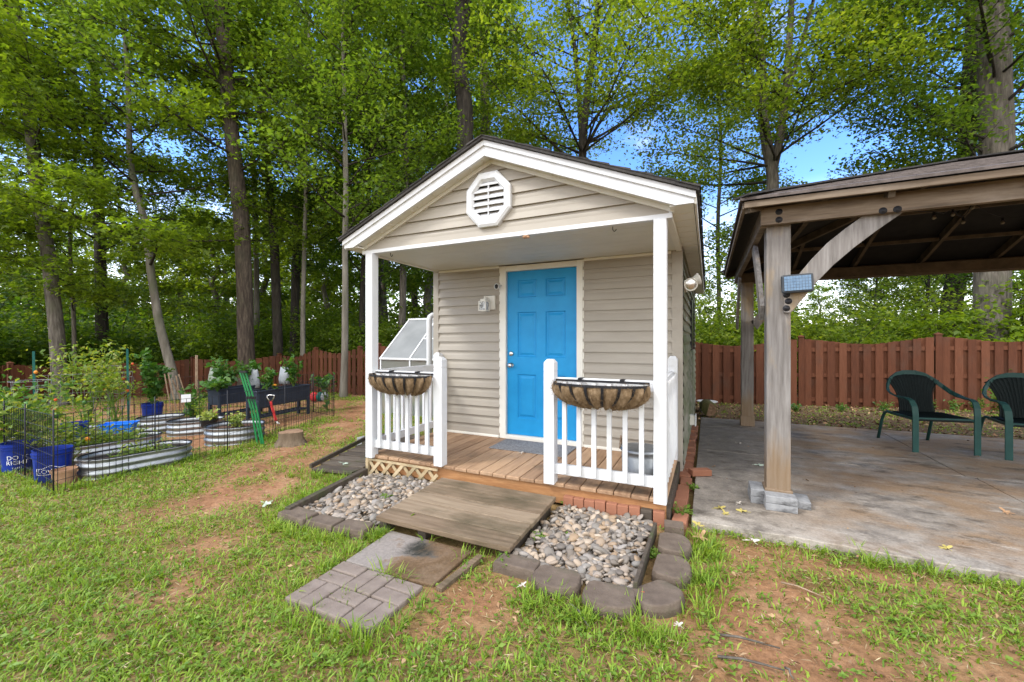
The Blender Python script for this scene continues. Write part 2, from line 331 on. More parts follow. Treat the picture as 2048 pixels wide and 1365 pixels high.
STICKW = pmat('dry_stick', [(.3, (.20,.13,.08)), (.7, (.36,.26,.18))], .85, 12, bump=.2)
TERRA = pmat('tan_clay', [(.3, (.30,.17,.10)), (.7, (.42,.26,.16))], .85, 12, bump=.2)
ENDGRAIN = pmat('stump_wood', [(.3, (.16,.095,.055)), (.7, (.34,.22,.14))], .9, 30, bump=.6, bscale=40)
def bark(name, a, b, c, moss=None, s=5):
    return pmat(name, [(.28, a), (.5, b), (.75, c)], .92, s, stretch=(3.2,3.2,.55), bump=1.0, bscale=s*2.2, bstretch=(3.6,3.6,.5), over=(moss or b, 1.4, .52, .72, (1,1,.6)))
BARK_GREY = bark('grey_bark', (.04,.034,.028), (.105,.092,.076), (.20,.178,.15), (.085,.09,.055))
BARK_DARK = bark('dark_bark', (.014,.012,.010), (.038,.032,.027), (.08,.068,.056), (.035,.04,.02))
BARK_PALE = bark('pale_smooth_bark', (.09,.08,.063), (.165,.15,.125), (.25,.23,.195), (.12,.13,.085), 3)
BARK_BROWN = bark('brown_furrowed_bark', (.020,.015,.012), (.062,.048,.037), (.130,.104,.08), (.045,.046,.028), 6)
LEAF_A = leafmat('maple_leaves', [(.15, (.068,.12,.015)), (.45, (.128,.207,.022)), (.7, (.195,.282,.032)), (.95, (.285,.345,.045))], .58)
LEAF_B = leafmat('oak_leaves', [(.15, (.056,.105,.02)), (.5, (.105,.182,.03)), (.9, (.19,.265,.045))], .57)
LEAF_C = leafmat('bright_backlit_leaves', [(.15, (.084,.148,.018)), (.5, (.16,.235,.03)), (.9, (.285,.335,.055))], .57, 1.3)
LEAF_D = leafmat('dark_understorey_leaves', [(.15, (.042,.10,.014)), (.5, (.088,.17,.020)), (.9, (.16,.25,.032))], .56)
LEAF_TOM = leafmat('tomato_leaves', [(.15, (.06,.13,.02)), (.4, (.14,.23,.03)), (.7, (.28,.31,.06)), (1, (.46,.41,.13))], .45)
LEAF_PEP = leafmat('pepper_leaves', [(.15, (.022,.085,.014)), (.5, (.055,.15,.022)), (.9, (.12,.22,.035))], .35, spec=.5)
LETTUCE = leafmat('pale_lettuce', [(.15, (.20,.30,.06)), (.9, (.45,.48,.16))], .35)
GRASS = leafmat('grass_blades', [(.12, (.075,.16,.014)), (.45, (.18,.295,.024)), (.75, (.285,.40,.044)), (.97, (.43,.43,.12))], .35, 1.1, .55, .8)
WEED = leafmat('weed_leaves', [(.15, (.085,.17,.022)), (.5, (.16,.275,.035)), (.9, (.26,.37,.07))], .35, 1.1)
DRYLEAF = pmat('dry_leaf', [(.1, (.13,.06,.03)), (.5, (.27,.15,.075)), (.9, (.42,.29,.16))], .8, 5, bump=.2, island=.7)
# ------------------------------------------------------------------ the ground: one sheet out to the horizon
PATH = [gnd(480, 990), gnd(545, 940), gnd(600, 905), gnd(650, 875), gnd(700, 840), gnd(735, 815), gnd(790, 800)]
def seg_dist(x, y, pts):
    d = np.full(np.shape(x), 1e9)
    for a, b in zip(pts[:-1], pts[1:]):
        ex, ey = b[0]-a[0], b[1]-a[1]; t = np.clip(((x-a[0])*ex+(y-a[1])*ey)/(ex*ex+ey*ey+1e-9), 0, 1)
        d = np.minimum(d, np.hypot(x-a[0]-t*ex, y-a[1]-t*ey))
    return d
def sstep(a, b, x):
    t = np.clip((np.asarray(x, float)-a)/(b-a), 0, 1); return t*t*(3-2*t)
WF = [(8,940),(50,957),(107,990),(310,933),(455,907),(570,868),(668,834)]      # foot of the wire fence, as seen
WFP = [gnd(*p) for p in WF]
GARDEN = [(p.x, p.y) for p in WFP]+[tuple(at(700, 760, 10.5))[:2], tuple(at(0, 760, 11.5))[:2]]
def in_poly(x, y, poly):
    c = np.zeros(np.shape(x), bool); n = len(poly)
    for i in range(n):
        x0, y0 = poly[i]; x1, y1 = poly[(i+1) % n]
        k = ((y0 > y) != (y1 > y)) & (x < (x1-x0)*(y-y0)/((y1-y0) if abs(y1-y0) > 1e-9 else 1e-9)+x0)
        c ^= k
    return c
def lawn(x, y):
    """how grassy the ground is, 0 bare clay to 1 full lawn"""
    x = np.asarray(x, float); y = np.asarray(y, float)
    n1 = fbm(x*1.1, y*1.1, 3); n2 = fbm(x*3.2, y*3.2, 8)
    left = sstep(-.9, -2.6, x)
    g = sstep(.26-.16*left, .50-.16*left, .55*n1+.45*n2+.06)
    g = np.maximum(g, .40)
    right = sstep(-.6, .2, x)*sstep(3.4, 2.6, y)
    g = g*(1-right*.72*sstep(.66, .40, n1))
    d = seg_dist(x, y, PATH); wob = .55+.5*(fbm(x*1.7, y*1.7, 5)-.5)
    g = g*np.maximum(sstep(wob*.45, wob*.9+.12, d), .6*sstep(.55, .68, n2))
    g = g*(1-.9*np.exp(-((x+1.12)/.26)**2-((y-1.95)/.24)**2))            # clay beside the slab
    g = g*(1-.8*np.exp(-((x-.6)/.9)**2-((y-3.22)/.16)**2))               # strip along the concrete
    for bx, by, r in ((-3.2,1.75,.28),(-2.75,1.35,.22),(.9,1.9,.45),(.35,1.55,.35),(1.25,2.35,.4),(-.15,1.35,.3),(-4.3,1.9,.25)):
        g = g*(1-.75*np.exp(-((x-bx)**2+(y-by)**2)/r**2))
    ins = in_poly(x, y, GARDEN); g = np.where(ins, g*.55*sstep(.40, .6, n1+.06), g)
    X, Y = cam_xy(x, y)
    g = g*(1-.8*sstep(8.5, 10.5, Y)*sstep(.35, .65, fbm(x*.8, y*.8, 21)+.1))
    return np.clip(g, 0, 1)
def litter(x, y):
    X, Y = cam_xy(x, y)
    return np.maximum(sstep(7.9, 8.3, y)*sstep(-.6, -.1, x)*sstep(13, 11, Y), sstep(12.5, 15, Y))
gx = np.unique(np.concatenate([[-700,-350,-180,-100,-65], np.arange(-46,-14,1.2), np.arange(-14,-7,.25), np.arange(-7,3.2,.075), np.arange(3.2,8,.3), np.arange(8,40,1.5), [65,100,180,350,700]]))
gy = np.unique(np.concatenate([[-700,-300,-120,-50,-20,-8,-3], np.arange(-1.5,.8,.2), np.arange(.8,5,.075), np.arange(5,12,.2), np.arange(12,46,1.2), [60,90,160,300,700]]))
GX, GY = np.meshgrid(gx, gy, indexing='ij')
GZ = zt(GX, GY); near = sstep(22, 12, np.hypot(GX, GY))
GZ = GZ+near*((fbm(GX*2.2, GY*2.2, 1)-.5)*.028+(fbm(GX*9, GY*9, 2, 3)-.5)*.014)
pat_in = sstep(-.35, .05, GX)*sstep(3.25, 3.6, GY)*sstep(8.5, 8.1, GY); GZ = GZ*(1-pat_in)-.03*pat_in
ny = len(gy); ii, jj = np.meshgrid(np.arange(len(gx)-1), np.arange(ny-1), indexing='ij'); b0 = (ii*ny+jj).ravel()
me = grid_mesh('ground', np.stack([GX.ravel(), GY.ravel(), GZ.ravel()], 1), np.stack([b0, b0+ny, b0+ny+1, b0+1], 1))
for nm, fn in (('lawn', lawn), ('litter', litter)):
    a = me.attributes.new(nm, 'FLOAT', 'POINT'); a.data.foreach_set('value', np.asarray(fn(GX.ravel(), GY.ravel()), np.float32))
m, n, l, p = newmat('clay_ground')
v = coords(n, l, (1,1,1)); z1 = noise(n, l, v, 2.2, 8, .65); z2 = noise(n, l, v, 22, 6, .7)
r1 = ramp(n, [(.30, (.20,.095,.045)), (.5, (.36,.185,.095)), (.72, (.46,.27,.155))]); l.new(z1.outputs['Fac'], r1.inputs['Fac'])
r2 = ramp(n, [(.35, (.45,.42,.38)), (.65, (1,1,1))]); l.new(z2.outputs['Fac'], r2.inputs['Fac'])
mu = n.new('ShaderNodeMixRGB'); mu.blend_type = 'MULTIPLY'; mu.inputs['Fac'].default_value = .75
l.new(r1.outputs['Color'], mu.inputs['Color1']); l.new(r2.outputs['Color'], mu.inputs['Color2'])
ga = n.new('ShaderNodeAttribute'); ga.attribute_name = 'lawn'; rg = ramp(n, [(.35, (.085,.125,.022)), (.65, (.19,.19,.06))]); l.new(z2.outputs['Fac'], rg.inputs['Fac'])
ml = n.new('ShaderNodeMath'); ml.operation = 'MULTIPLY'; ml.inputs[1].default_value = .42; l.new(ga.outputs['Fac'], ml.inputs[0])
mg = n.new('ShaderNodeMixRGB'); l.new(ml.outputs[0], mg.inputs['Fac']); l.new(mu.outputs['Color'], mg.inputs['Color1']); l.new(rg.outputs['Color'], mg.inputs['Color2'])
la = n.new('ShaderNodeAttribute'); la.attribute_name = 'litter'; rl = ramp(n, [(.32, (.035,.022,.014)), (.5, (.11,.07,.042)), (.68, (.20,.14,.085))]); l.new(z2.outputs['Fac'], rl.inputs['Fac'])
m3 = n.new('ShaderNodeMixRGB'); l.new(la.outputs['Fac'], m3.inputs['Fac']); l.new(mg.outputs['Color'], m3.inputs['Color1']); l.new(rl.outputs['Color'], m3.inputs['Color2'])
l.new(m3.outputs['Color'], p.inputs['Base Color']); p.inputs['Roughness'].default_value = .95; p.inputs['Specular IOR Level'].default_value = .2
b = n.new('ShaderNodeBump'); b.inputs['Strength'].default_value = .9; b.inputs['Distance'].default_value = .02; l.new(z2.outputs['Fac'], b.inputs['Height']); l.new(b.outputs[0], p.inputs['Normal'])
tag(link_mesh('ground', me, m, smooth=True), kind='structure')

# ------------------------------------------------------------------ the concrete patio: slabs with control joints
m, n, l, p = newmat('weathered_concrete')
v = coords(n, l, (1,1,1)); SX = n.new('ShaderNodeSeparateXYZ'); l.new(v.outputs[0], SX.inputs[0])
def nmix(fac, a, col, k=1.):
    x = n.new('ShaderNodeMixRGB'); x.inputs['Color2'].default_value = (*col, 1); f = n.new('ShaderNodeMath'); f.operation = 'MULTIPLY'; f.inputs[1].default_value = k; l.new(fac, f.inputs[0]); l.new(f.outputs[0], x.inputs['Fac']); l.new(a, x.inputs['Color1']); return x.outputs['Color']
def nramp(sock, lo, hi): r = ramp(n, [(lo, (0,0,0)), (hi, (1,1,1))] if lo < hi else [(hi, (1,1,1)), (lo, (0,0,0))]); l.new(sock, r.inputs['Fac']); return r.outputs['Color']
def nmath(op, a, b):
    x = n.new('ShaderNodeMath'); x.operation = op
    for i, q in enumerate((a, b)):
        if isinstance(q, (int, float)): x.inputs[i].default_value = q
        else: l.new(q, x.inputs[i])
    return x.outputs[0]
def nrange(sock, a, b, c, d): x = n.new('ShaderNodeMapRange'); [setattr(x.inputs[k_], 'default_value', v_) for k_, v_ in zip(('From Min','From Max','To Min','To Max'), (a, b, c, d))]; l.new(sock, x.inputs['Value']); return x.outputs[0]
zf = noise(n, l, v, 6.5, 12, .72); zl = noise(n, l, coords(n, l, (1,1.5,1)), 1.15, 8, .62); zd = noise(n, l, coords(n, l, (.9,1.9,1)), 2.3, 10, .72); zp = noise(n, l, coords(n, l, (.8,2.6,1)), 2.0, 10, .75); zg = noise(n, l, v, 75, 4, .6)
r1 = ramp(n, [(.30, (.15,.132,.115)), (.5, (.285,.25,.212)), (.70, (.415,.368,.318))]); l.new(zf.outputs['Fac'], r1.inputs['Fac'])
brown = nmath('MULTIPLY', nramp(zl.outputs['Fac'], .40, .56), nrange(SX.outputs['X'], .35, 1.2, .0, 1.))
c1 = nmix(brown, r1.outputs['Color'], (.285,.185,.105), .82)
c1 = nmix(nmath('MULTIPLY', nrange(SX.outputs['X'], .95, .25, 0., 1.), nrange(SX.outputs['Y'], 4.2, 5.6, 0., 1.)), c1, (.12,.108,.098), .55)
c1 = nmix(nramp(zd.outputs['Fac'], .54, .64), c1, (.075,.06,.045), .78)
c1 = nmix(nramp(zp.outputs['Fac'], .57, .66), c1, (.54,.495,.44), .5)
edge = nmath('MULTIPLY', nrange(SX.outputs['Y'], 3.78, 3.46, 0., 1.), nramp(zf.outputs['Fac'], .36, .56))
c1 = nmix(edge, c1, (.47,.435,.39), .5)
r4 = ramp(n, [(.3, (.62,.62,.62)), (.62, (1,1,1))]); l.new(zg.outputs['Fac'], r4.inputs['Fac'])
mm = n.new('ShaderNodeMixRGB'); mm.blend_type = 'MULTIPLY'; mm.inputs['Fac'].default_value = .7; l.new(c1, mm.inputs['Color1']); l.new(r4.outputs['Color'], mm.inputs['Color2'])
l.new(mm.outputs['Color'], p.inputs['Base Color'])
l.new(nrange(zl.outputs['Fac'], .35, .65, .5, .85), p.inputs['Roughness']); p.inputs['Specular IOR Level'].default_value = .25
b = n.new('ShaderNodeBump'); b.inputs['Strength'].default_value = .3; b.inputs['Distance'].default_value = .01; l.new(zg.outputs['Fac'], b.inputs['Height']); l.new(b.outputs[0], p.inputs['Normal'])
PATIO = m; PZ = .05
def ragged(x0, x1, y, seed):                 # broken front edge
    xs = np.arange(x0, x1, .035); return [(float(x), float(y-.035*abs(fbm(x*2.2, 3.3, seed)-.5)*2-.012*hashn(int(x*90), 3))) for x in xs]
pb = MB()
for (x0, x1, y0, y1) in ((-.115,2.346,5.745,8.15), (2.354,7.2,5.737,8.2)): pb.box(x0, x1, y0, y1, -.12, PZ)
for (x0, x1, y1, sd) in ((-.115,2.41,5.735,4), (2.42,7.2,5.727,9)):
    e = ragged(x0, x1, 3.46, sd); poly = [(x0, 3.45)]+e[1:]+[(x1, 3.46), (x1, y1), (x0, y1)]
    pb.prism(poly, 'z', -.12, PZ)
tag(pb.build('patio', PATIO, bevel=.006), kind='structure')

# ------------------------------------------------------------------ the shed, its porch, deck and railings
XL, XR, YG, YW, YE = -3.375, -.25, 3.37, 4.65, 9.3
XC, HW, SL = -1.80, 1.71, .419
ZA = 3.20                                     # top of the rake boards at the apex
shed = thing('garden_shed', 'beige vinyl sided garden shed with blue door, white gable trim and small front porch', 'shed', (XC, 5.9, 0))
def lap_x(mb, xa, xb, z0, z1, y, out=-1, c=.118, base=.23):
    k = math.floor((z0-base)/c); z = base+k*c
    while z < z1-.004:
        a, b_ = max(z, z0), min(z+c, z1); fa = (a-z)/c; fb = (b_-z)/c
        f = lambda t: y+out*(.024-.020*min(1, t*1.1)-(.004*math.sin(math.pi*min(1, max(0, (t-.55)/.3))) if t > .55 else 0))
        ts = [fa]+[t for t in (.5, .62, .72, .86) if fa < t < fb]+[fb]
        vs = []
        for t in ts: vs += [(xa, f(t), z+t*c), (xb, f(t), z+t*c)]
        vs += [(xa, y, a), (xb, y, a)]; m_ = len(ts)
        fs = [(2*i, 2*i+1, 2*i+3, 2*i+2) for i in range(m_-1)]+[(2*m_, 2*m_+1, 1, 0)]
        mb.add(vs, fs); z += c
def lap_y(mb, ya, yb, z0, z1, x, out=1, c=.118, base=.23):
    t = MB(); lap_x(t, ya, yb, z0, z1, 0, out, c, base); mb.add([(x+v[1], v[0], v[2]) for v in t.v], t.f)
fw = MB()
DXL, DXR, DZ0, DZ1 = -2.284, -1.373, .255, 2.285
lap_x(fw, XL+.04, DXL-.083, .232, 2.365, YW); fw.build('front_wall', SIDING, shed, fix=False)
fw = MB(); lap_x(fw, DXR+.073, XR-.05, .232, 2.365, YW); fw.build('front_wall', SIDING, shed, fix=False)
sw = MB(); lap_y(sw, YW+.05, YE, .02, 2.42, XR, 1); sw.build('side_wall', SIDING_ALGAE, shed, fix=False)
sw = MB(); lap_y(sw, YW+.05, YE, -.05, 2.42, XL, -1); sw.build('side_wall', SIDING, shed, fix=False)
bw = MB(); bw.prism([(XL, -.1), (XR, -.1), (XR, 2.44), (XC, 2.44+SL*1.5), (XL, 2.44)], 'y', YE-.06, YE); bw.build('rear_wall', SIDING, shed)
core = MB(); core.box(XL+.02, XR-.02, YW+.05, YE-.07, -.1, 2.40); core.build('wall_core', SIDING, shed)
cp = MB(); cp.box(XR-.095, XR+.012, YW-.022, YW+.06, -.02, 2.40); cp.build('corner_board', SIDING, shed, bevel=.004)
cp = MB(); cp.box(XL-.012, XL+.075, YW-.022, YW+.06, -.05, 2.40); cp.build('corner_board', SIDING, shed, bevel=.004)
for tb_ in ((XL+.08, DXL-.097, .201, .232), (DXR+.087, XR-.1, .201, .232), (XL+.08, DXL-.097, 2.335, 2.362), (DXR+.087, XR-.1, 2.335, 2.362)):
    bt = MB(); bt.box(tb_[0], tb_[1], YW-.028, YW-.001, tb_[2], tb_[3]); bt.build('wall_trim', CASING, shed, bevel=.003)
# gable
gs = MB(); c = .118; z = 2.39
ZI = 3.060
hw = lambda zz: min(1.555, max(0, (ZI-zz)/SL))
k = 0
while z < ZI-.005:
    zb = min(z+c, ZI); yb, yt = YG-.018, YG-.004
    ts = [0, .5, .62, .72, .86, 1]; vs = []
    for t in ts:
        zz = z+(zb-z)*t; yy = YG-(.026-.022*t+(.004*math.sin(math.pi*(t-.55)/.3) if .55 < t < .85 else 0)); vs += [(XC-hw(zz), yy, zz), (XC+hw(zz), yy, zz)]
    vs += [(XC-hw(z), YG+.002, z), (XC+hw(z), YG+.002, z)]
    gs.add(vs, [(2*i, 2*i+1, 2*i+3, 2*i+2) for i in range(5)]+[(12, 13, 1, 0)]); z = zb
gs.build('gable_siding', SIDING, shed, fix=False)
gt = MB(); gt.box(XL-.005, XR+.005, YG-.03, YG+.03, 2.352, 2.390)
gt.box(XL-.004, XL+.02, YG-.026, YG+.02, 2.390, 2.45); gt.box(XR-.02, XR+.004, YG-.026, YG+.02, 2.390, 2.45); gt.build('gable_trim', WHITE, shed, bevel=.003)
for sgn in (-1, 1):
    X = lambda d: XC+sgn*d
    rb = MB(); rb.prism([(X(HW), 2.404), (X(HW), ZA-SL*HW), (X(.0005), ZA), (X(.0005), ZA-.132), (X((ZA-.132-2.404)/SL), 2.404)], 'y', 3.215, 3.24)
    rb.prism([(X(HW+.012), ZA-SL*(HW+.012)-.045), (X(HW+.012), ZA-SL*(HW+.012)+.004), (X(.0005), ZA+.004), (X(.0005), ZA-.045)], 'y', 3.198, 3.218)
    rb.build('rake_board', WHITE, shed, bevel=.002)
    so = MB(); so.prism([(X(1.60), ZA-.118-SL*1.60), (X(1.60), ZA-.106-SL*1.60), (X(.0005), ZA-.106), (X(.0005), ZA-.118)], 'y', 3.241, YG)
    for i in range(12):                        # ridges between the soffit panels
        d = .06+i*.135; so.box(-.004, .004, 3.242, YG-.012, -.122+.0, -.116, Matrix.Translation((X(d), 0, ZA-SL*d)))
    so.build('rake_soffit', SOFFIT, shed)
    fr = MB(); fr.prism([(X(1.57), ZA-.155-SL*1.57), (X(1.57), ZA-.119-SL*1.57), (X(.0005), ZA-.119), (X(.0005), ZA-.155)], 'y', YG-.036, YG-.002); fr.build('gable_frieze', SOFFIT, shed)
    ro = MB(); ro.prism([(X(.0), ZA+.006), (X(.0), ZA+.032), (X(HW+.035), ZA+.032-SL*(HW+.035)), (X(HW+.035), ZA+.006-SL*(HW+.035))], 'y', 3.172, 9.62)
    nrow = 11
    for i in range(nrow):                      # shingle courses, each a step, cut into tabs
        d0 = (HW+.045)*(1-i/nrow); d1 = (HW+.045)*(1-(i+1)/nrow); q = 0
        y = 3.165-random.random()*.2
        while y < 9.6:
            w = .3*(.8+.4*random.random()); ya, yb = max(y, 3.16+random.random()*.008), min(y+w-.008, 9.63)
            if yb > ya: ro.add([(X(d0), ya, ZA+.046-SL*d0), (X(d1), ya, ZA+.034-SL*d1), (X(d1), yb, ZA+.034-SL*d1), (X(d0), yb, ZA+.046-SL*d0), (X(d0), ya, ZA+.030-SL*d0), (X(d0), yb, ZA+.030-SL*d0), (X(d1), ya, ZA+.028-SL*d1)], [(0,1,2,3), (4,0,3,5), (4,6,1,0)])
            y += w
    ro.build('roof', SHINGLE, shed, fix=False)
    es = MB(); xa = X(1.555-.012); xb = X(HW-.005); xa, xb = min(xa, xb), max(xa, xb); es.box(xa, xb, 3.242, 9.5, 2.404, 2.418)
    for i in range(30):
        yy = 3.45+i*.2; es.box(xa, xb, yy-.004, yy+.004, 2.400, 2.4045)
    es.build('eave_soffit', SOFFIT, shed)
    ef = MB(); xa, xb = sorted((X(HW), X(HW+.016))); ef.box(xa, xb, 3.242, 9.6, 2.404, 2.474); ef.build('fascia', SOFFIT, shed)
    pbm = MB(); xa, xb = sorted((X(1.50), X(1.553))); pbm.box(xa, xb, YG+.032, YW-.024, 2.352, 2.402); pbm.build('porch_beam', SOFFIT, shed, bevel=.003)
pc = MB()
for i in range(8):
    y = YG+.03+i*(YW-YG-.03)/8; pc.box(XL+.05, XR-.05, y+.002, y+(YW-YG-.03)/8-.002, 2.366, 2.38)
pc.build('porch_ceiling', pmat('porch_ceiling_vinyl', [(.3, (.60,.59,.54)), (.7, (.66,.65,.60))], .5, 3, bump=.03), shed)
# octagonal vent
vc = Vector((-1.82, 3.33, 2.716)); vent = MB(); ro_, ri_ = .235, .172
def octo(r, y): return [(vc.x+r*1.0*math.cos(R(22.5+45*i)), y, vc.z+r*1.09*math.sin(R(22.5+45*i))) for i in range(8)]
o0, o1, o2, o3, o4 = octo(.247, YG), octo(.247, 3.318), octo(.225, 3.305), octo(.185, 3.305), octo(.165, 3.335)
vent.add(o0+o1+o2+o3+o4, [(a*8+i, a*8+(i+1)%8, a*8+8+(i+1)%8, a*8+8+i) for a in range(4) for i in range(8)])
vf = vent.build('gable_vent', WHITE, shed)
lv = MB()
for i in range(6):
    zz = vc.z-.15+.06*i; w = min(.165, .165*1.0 if abs(zz-vc.z) < .075 else .165-(abs(zz-vc.z)-.075)*.85)
    lv.box(vc.x-w+.006, vc.x+w-.006, 3.325, 3.331, -.0, .0, None) if False else lv.add([(vc.x-w, 3.318, zz-.018), (vc.x+w, 3.318, zz-.018), (vc.x+w, 3.35, zz+.028), (vc.x-w, 3.35, zz+.028), (vc.x-w, 3.323, zz-.022), (vc.x+w, 3.323, zz-.022), (vc.x+w, 3.355, zz+.024), (vc.x-w, 3.355, zz+.024)], [(0,1,2,3),(7,6,5,4),(4,5,1,0),(0,3,7,4),(1,5,6,2)])
lv.box(vc.x-.004, vc.x+.004, 3.322, 3.34, vc.z-.16, vc.z+.16)
lv.build('louvre', WHITE, vf)
dk = MB(); dk.add(octo(.2, 3.362), [tuple(range(8))]); dk.build('vent_backing', BLACKP, vf)
# door
def panel_face(mb, x0, x1, z0, z1, y, rects, T=.04):
    xs = sorted({x0, x1, *[a for r in rects for a in r[:2]]}); zs = sorted({z0, z1, *[a for r in rects for a in r[2:]]})
    inr = lambda xa, za: any(r[0]-1e-6 <= xa < r[1]-1e-6 and r[2]-1e-6 <= za < r[3]-1e-6 for r in rects)
    for i in range(len(xs)-1):
        for j in range(len(zs)-1):
            if not inr(xs[i], zs[j]): mb.add([(xs[i], y, zs[j]), (xs[i+1], y, zs[j]), (xs[i+1], y, zs[j+1]), (xs[i], y, zs[j+1])], [(0,1,2,3)])
    for a, b_, c_, d_ in rects:
        rings = [(0, 0), (.010, .014), (.024, .014), (.05, .003)]
        vs = []
        for i, dp in rings: vs += [(a+i, y+dp, c_+i), (b_-i, y+dp, c_+i), (b_-i, y+dp, d_-i), (a+i, y+dp, d_-i)]
        mb.add(vs, [(q*4+k_, q*4+(k_+1)%4, q*4+4+(k_+1)%4, q*4+4+k_) for q in range(3) for k_ in range(4)]+[(12,13,14,15)])
    mb.add([(x0, y, z0), (x1, y, z0), (x1, y, z1), (x0, y, z1), (x0, y+T, z0), (x1, y+T, z0), (x1, y+T, z1), (x0, y+T, z1)], [(0,4,5,1),(1,5,6,2),(2,6,7,3),(3,7,4,0)])
db = MB(); rects = []
for (za, zb) in ((.205,.75), (.965,1.52), (1.70,1.915)):
    for (xa, xb) in ((.145,.395), (.515,.765)): rects.append((DXL+xa, DXL+xb, DZ0+za, DZ0+zb))
panel_face(db, DXL+.003, DXR-.003, DZ0, DZ1-.003, YW+.018, rects)
door = db.build('door', BLUE, shed, fix=False)
for nm, zz, r in (('door_knob', 1.114, .028), ('deadbolt', 1.258, .026)):
    h = MB(); prof = [(0, -.004), (.032, -.004), (.032, .006), (.012, .012), (.012, .026), (r, .034), (r*1.05, .048), (r*.8, .06), (0, .064)] if nm == 'door_knob' else [(0, -.004), (.03, -.004), (.03, .010), (.026, .018), (.012, .02), (0, .02)]
    h.lathe(prof, n=18); h.v = [(-2.224+v[0], YW+.016-v[2], zz+v[1]) for v in h.v]; h.build(nm, METAL, door, smooth=True)
cs = MB(); cs.box(DXL-.083, DXL-.001, YW-.024, YW+.06, .200, 2.352); cs.box(DXR+.001, DXR+.073, YW-.024, YW+.06, .200, 2.352); cs.box(DXL-.001, DXR+.001, YW-.022, YW+.06, DZ1, 2.350)
cs.box(DXL-.095, DXL-.083, YW-.018, YW, .205, 2.355); cs.box(DXR+.073, DXR+.085, YW-.018, YW, .205, 2.355)
cs.build('door_casing', CASING, shed, bevel=.004)
th_ = MB(); th_.box(DXL-.001, DXR+.001, YW-.03, YW+.06, .2005, .25); th_.build('threshold', CASING, shed, bevel=.003)
# window with a dark shutter on the far half of the side wall
wd = MB(); wd.box(XR+.005, XR+.035, 6.75, 7.35, 1.28, 2.05); win = wd.build('window', BLACKP, shed, bevel=.004)
sh = MB()
for i in range(14): sh.box(XR+.03, XR+.05, 7.36, 7.64, 1.28+i*.055, 1.28+i*.055+.047)
sh.build('shutter', BLACKP, win)
# deck
dm = MB(); x = -3.31
while x < -.30:
    w = .138; x1 = min(x+w-.006, -.287); dm.box(x, x1, 3.352+random.random()*.012, YW-.005, .168, .2+random.uniform(-.0015, .0015)); x += w
dm.build('deck', DECK, shed, bevel=.006)
rj = MB(); rj.box(-3.30, -.29, 3.384, 3.42, .024, .1675); rj.build('rim_board', RIMWOOD, shed, bevel=.004)
rj = MB(); rj.box(-.292, -.262, 3.384, YW-.03, -.03, .1675); rj.build('rim_board', MOSSW, shed, bevel=.004)
rj = MB(); rj.box(-3.335, -3.301, 3.384, YW-.03, -.08, .1675); rj.build('rim_board', MOSSW, shed, bevel=.004)
ub = MB(); ub.box(-3.29, -.30, 3.75, 3.80, -.15, .166); ub.build('underdeck_shade', BLACKP, shed)  # black board standing in for the dark shade under the deck
la_ = MB(); lx0, lx1, lz0, lz1 = -3.33, -2.405, -.07, .150
def clip_bar(mb, px_, ang, y, w=.034, t=.008):
    dx, dz = math.cos(ang), math.sin(ang); lo, hi = -9, 9
    for (o, d, a, b_) in ((px_, dx, lx0, lx1), (0, dz, lz0, lz1)):
        t0, t1 = (a-o)/d, (b_-o)/d; lo = max(lo, min(t0, t1)); hi = min(hi, max(t0, t1))
    if hi-lo > .03: mb.bar((px_+dx*lo, y, dz*lo), (px_+dx*hi, y, dz*hi), t, w, up=(-dz, 0, dx))
for i in range(-1, 12):
    clip_bar(la_, lx0-.10+i*.155, R(47), 3.352); clip_bar(la_, lx0+.0+i*.155, R(133), 3.3615)
la_.build('lattice_panel', LATTICE, shed)
lt = MB(); lt.bar((lx0, 3.356, .148), (lx1, 3.356, .148), .02, .02); lt.box(lx0-.004, lx0+.03, 3.343, 3.38, lz0, .155); lt.build('lattice_rail', LATTICE, shed)
# porch posts and newels
for x0 in (-3.312, -.378):
    q = MB(); q.box(x0, x0+.094, 3.318, 3.412, .172, 2.351); q.build('porch_post', WHITE, shed, bevel=.004)
def newel(x0, y0, zb=.195, h=1.262, w=.094):
    q = MB(); q.box(x0, x0+w, y0, y0+w, zb, h-.105); q.box(x0+.002, x0+w-.002, y0+.002, y0+w-.002, h-.105, h-.101); q.box(x0, x0+w, y0, y0+w, h-.101, h-.03)
    c_ = .022; q.add([(x0, y0, h-.03), (x0+w, y0, h-.03), (x0+w, y0+w, h-.03), (x0, y0+w, h-.03), (x0+c_, y0+c_, h), (x0+w-c_, y0+c_, h), (x0+w-c_, y0+w-c_, h), (x0+c_, y0+w-c_, h)], [(0,1,5,4),(1,2,6,5),(2,3,7,6),(3,0,4,7),(4,5,6,7)])
    q.build('newel_post', WHITE, shed, bevel=.003)
newel(-2.427, 3.322); newel(-1.277, 3.322); newel(-.377, YW-.125, .201); newel(-3.31, YW-.125, .201)
def rail_x(xa, xb, n, side=None):
    lo = MB(); lo.box(xa, xb, 3.352, 3.39, .282, .368); r_ = lo.build('railing', WHITE, shed, bevel=.003)
    up = MB(); up.box(xa, xb, 3.352, 3.39, 1.022, 1.108); up.build('top_rail', WHITE, r_, bevel=.003)
    for i in range(n):
        q = MB(); xx = xa+(xb-xa)*(i+.72)/(n+.44); q.box(xx-.018, xx+.018, 3.322, 3.3525, .30, 1.085); q.build('baluster', WHITE, r_, bevel=.002)
rail_x(-3.218, -2.427, 6); rail_x(-1.183, -.378, 6)
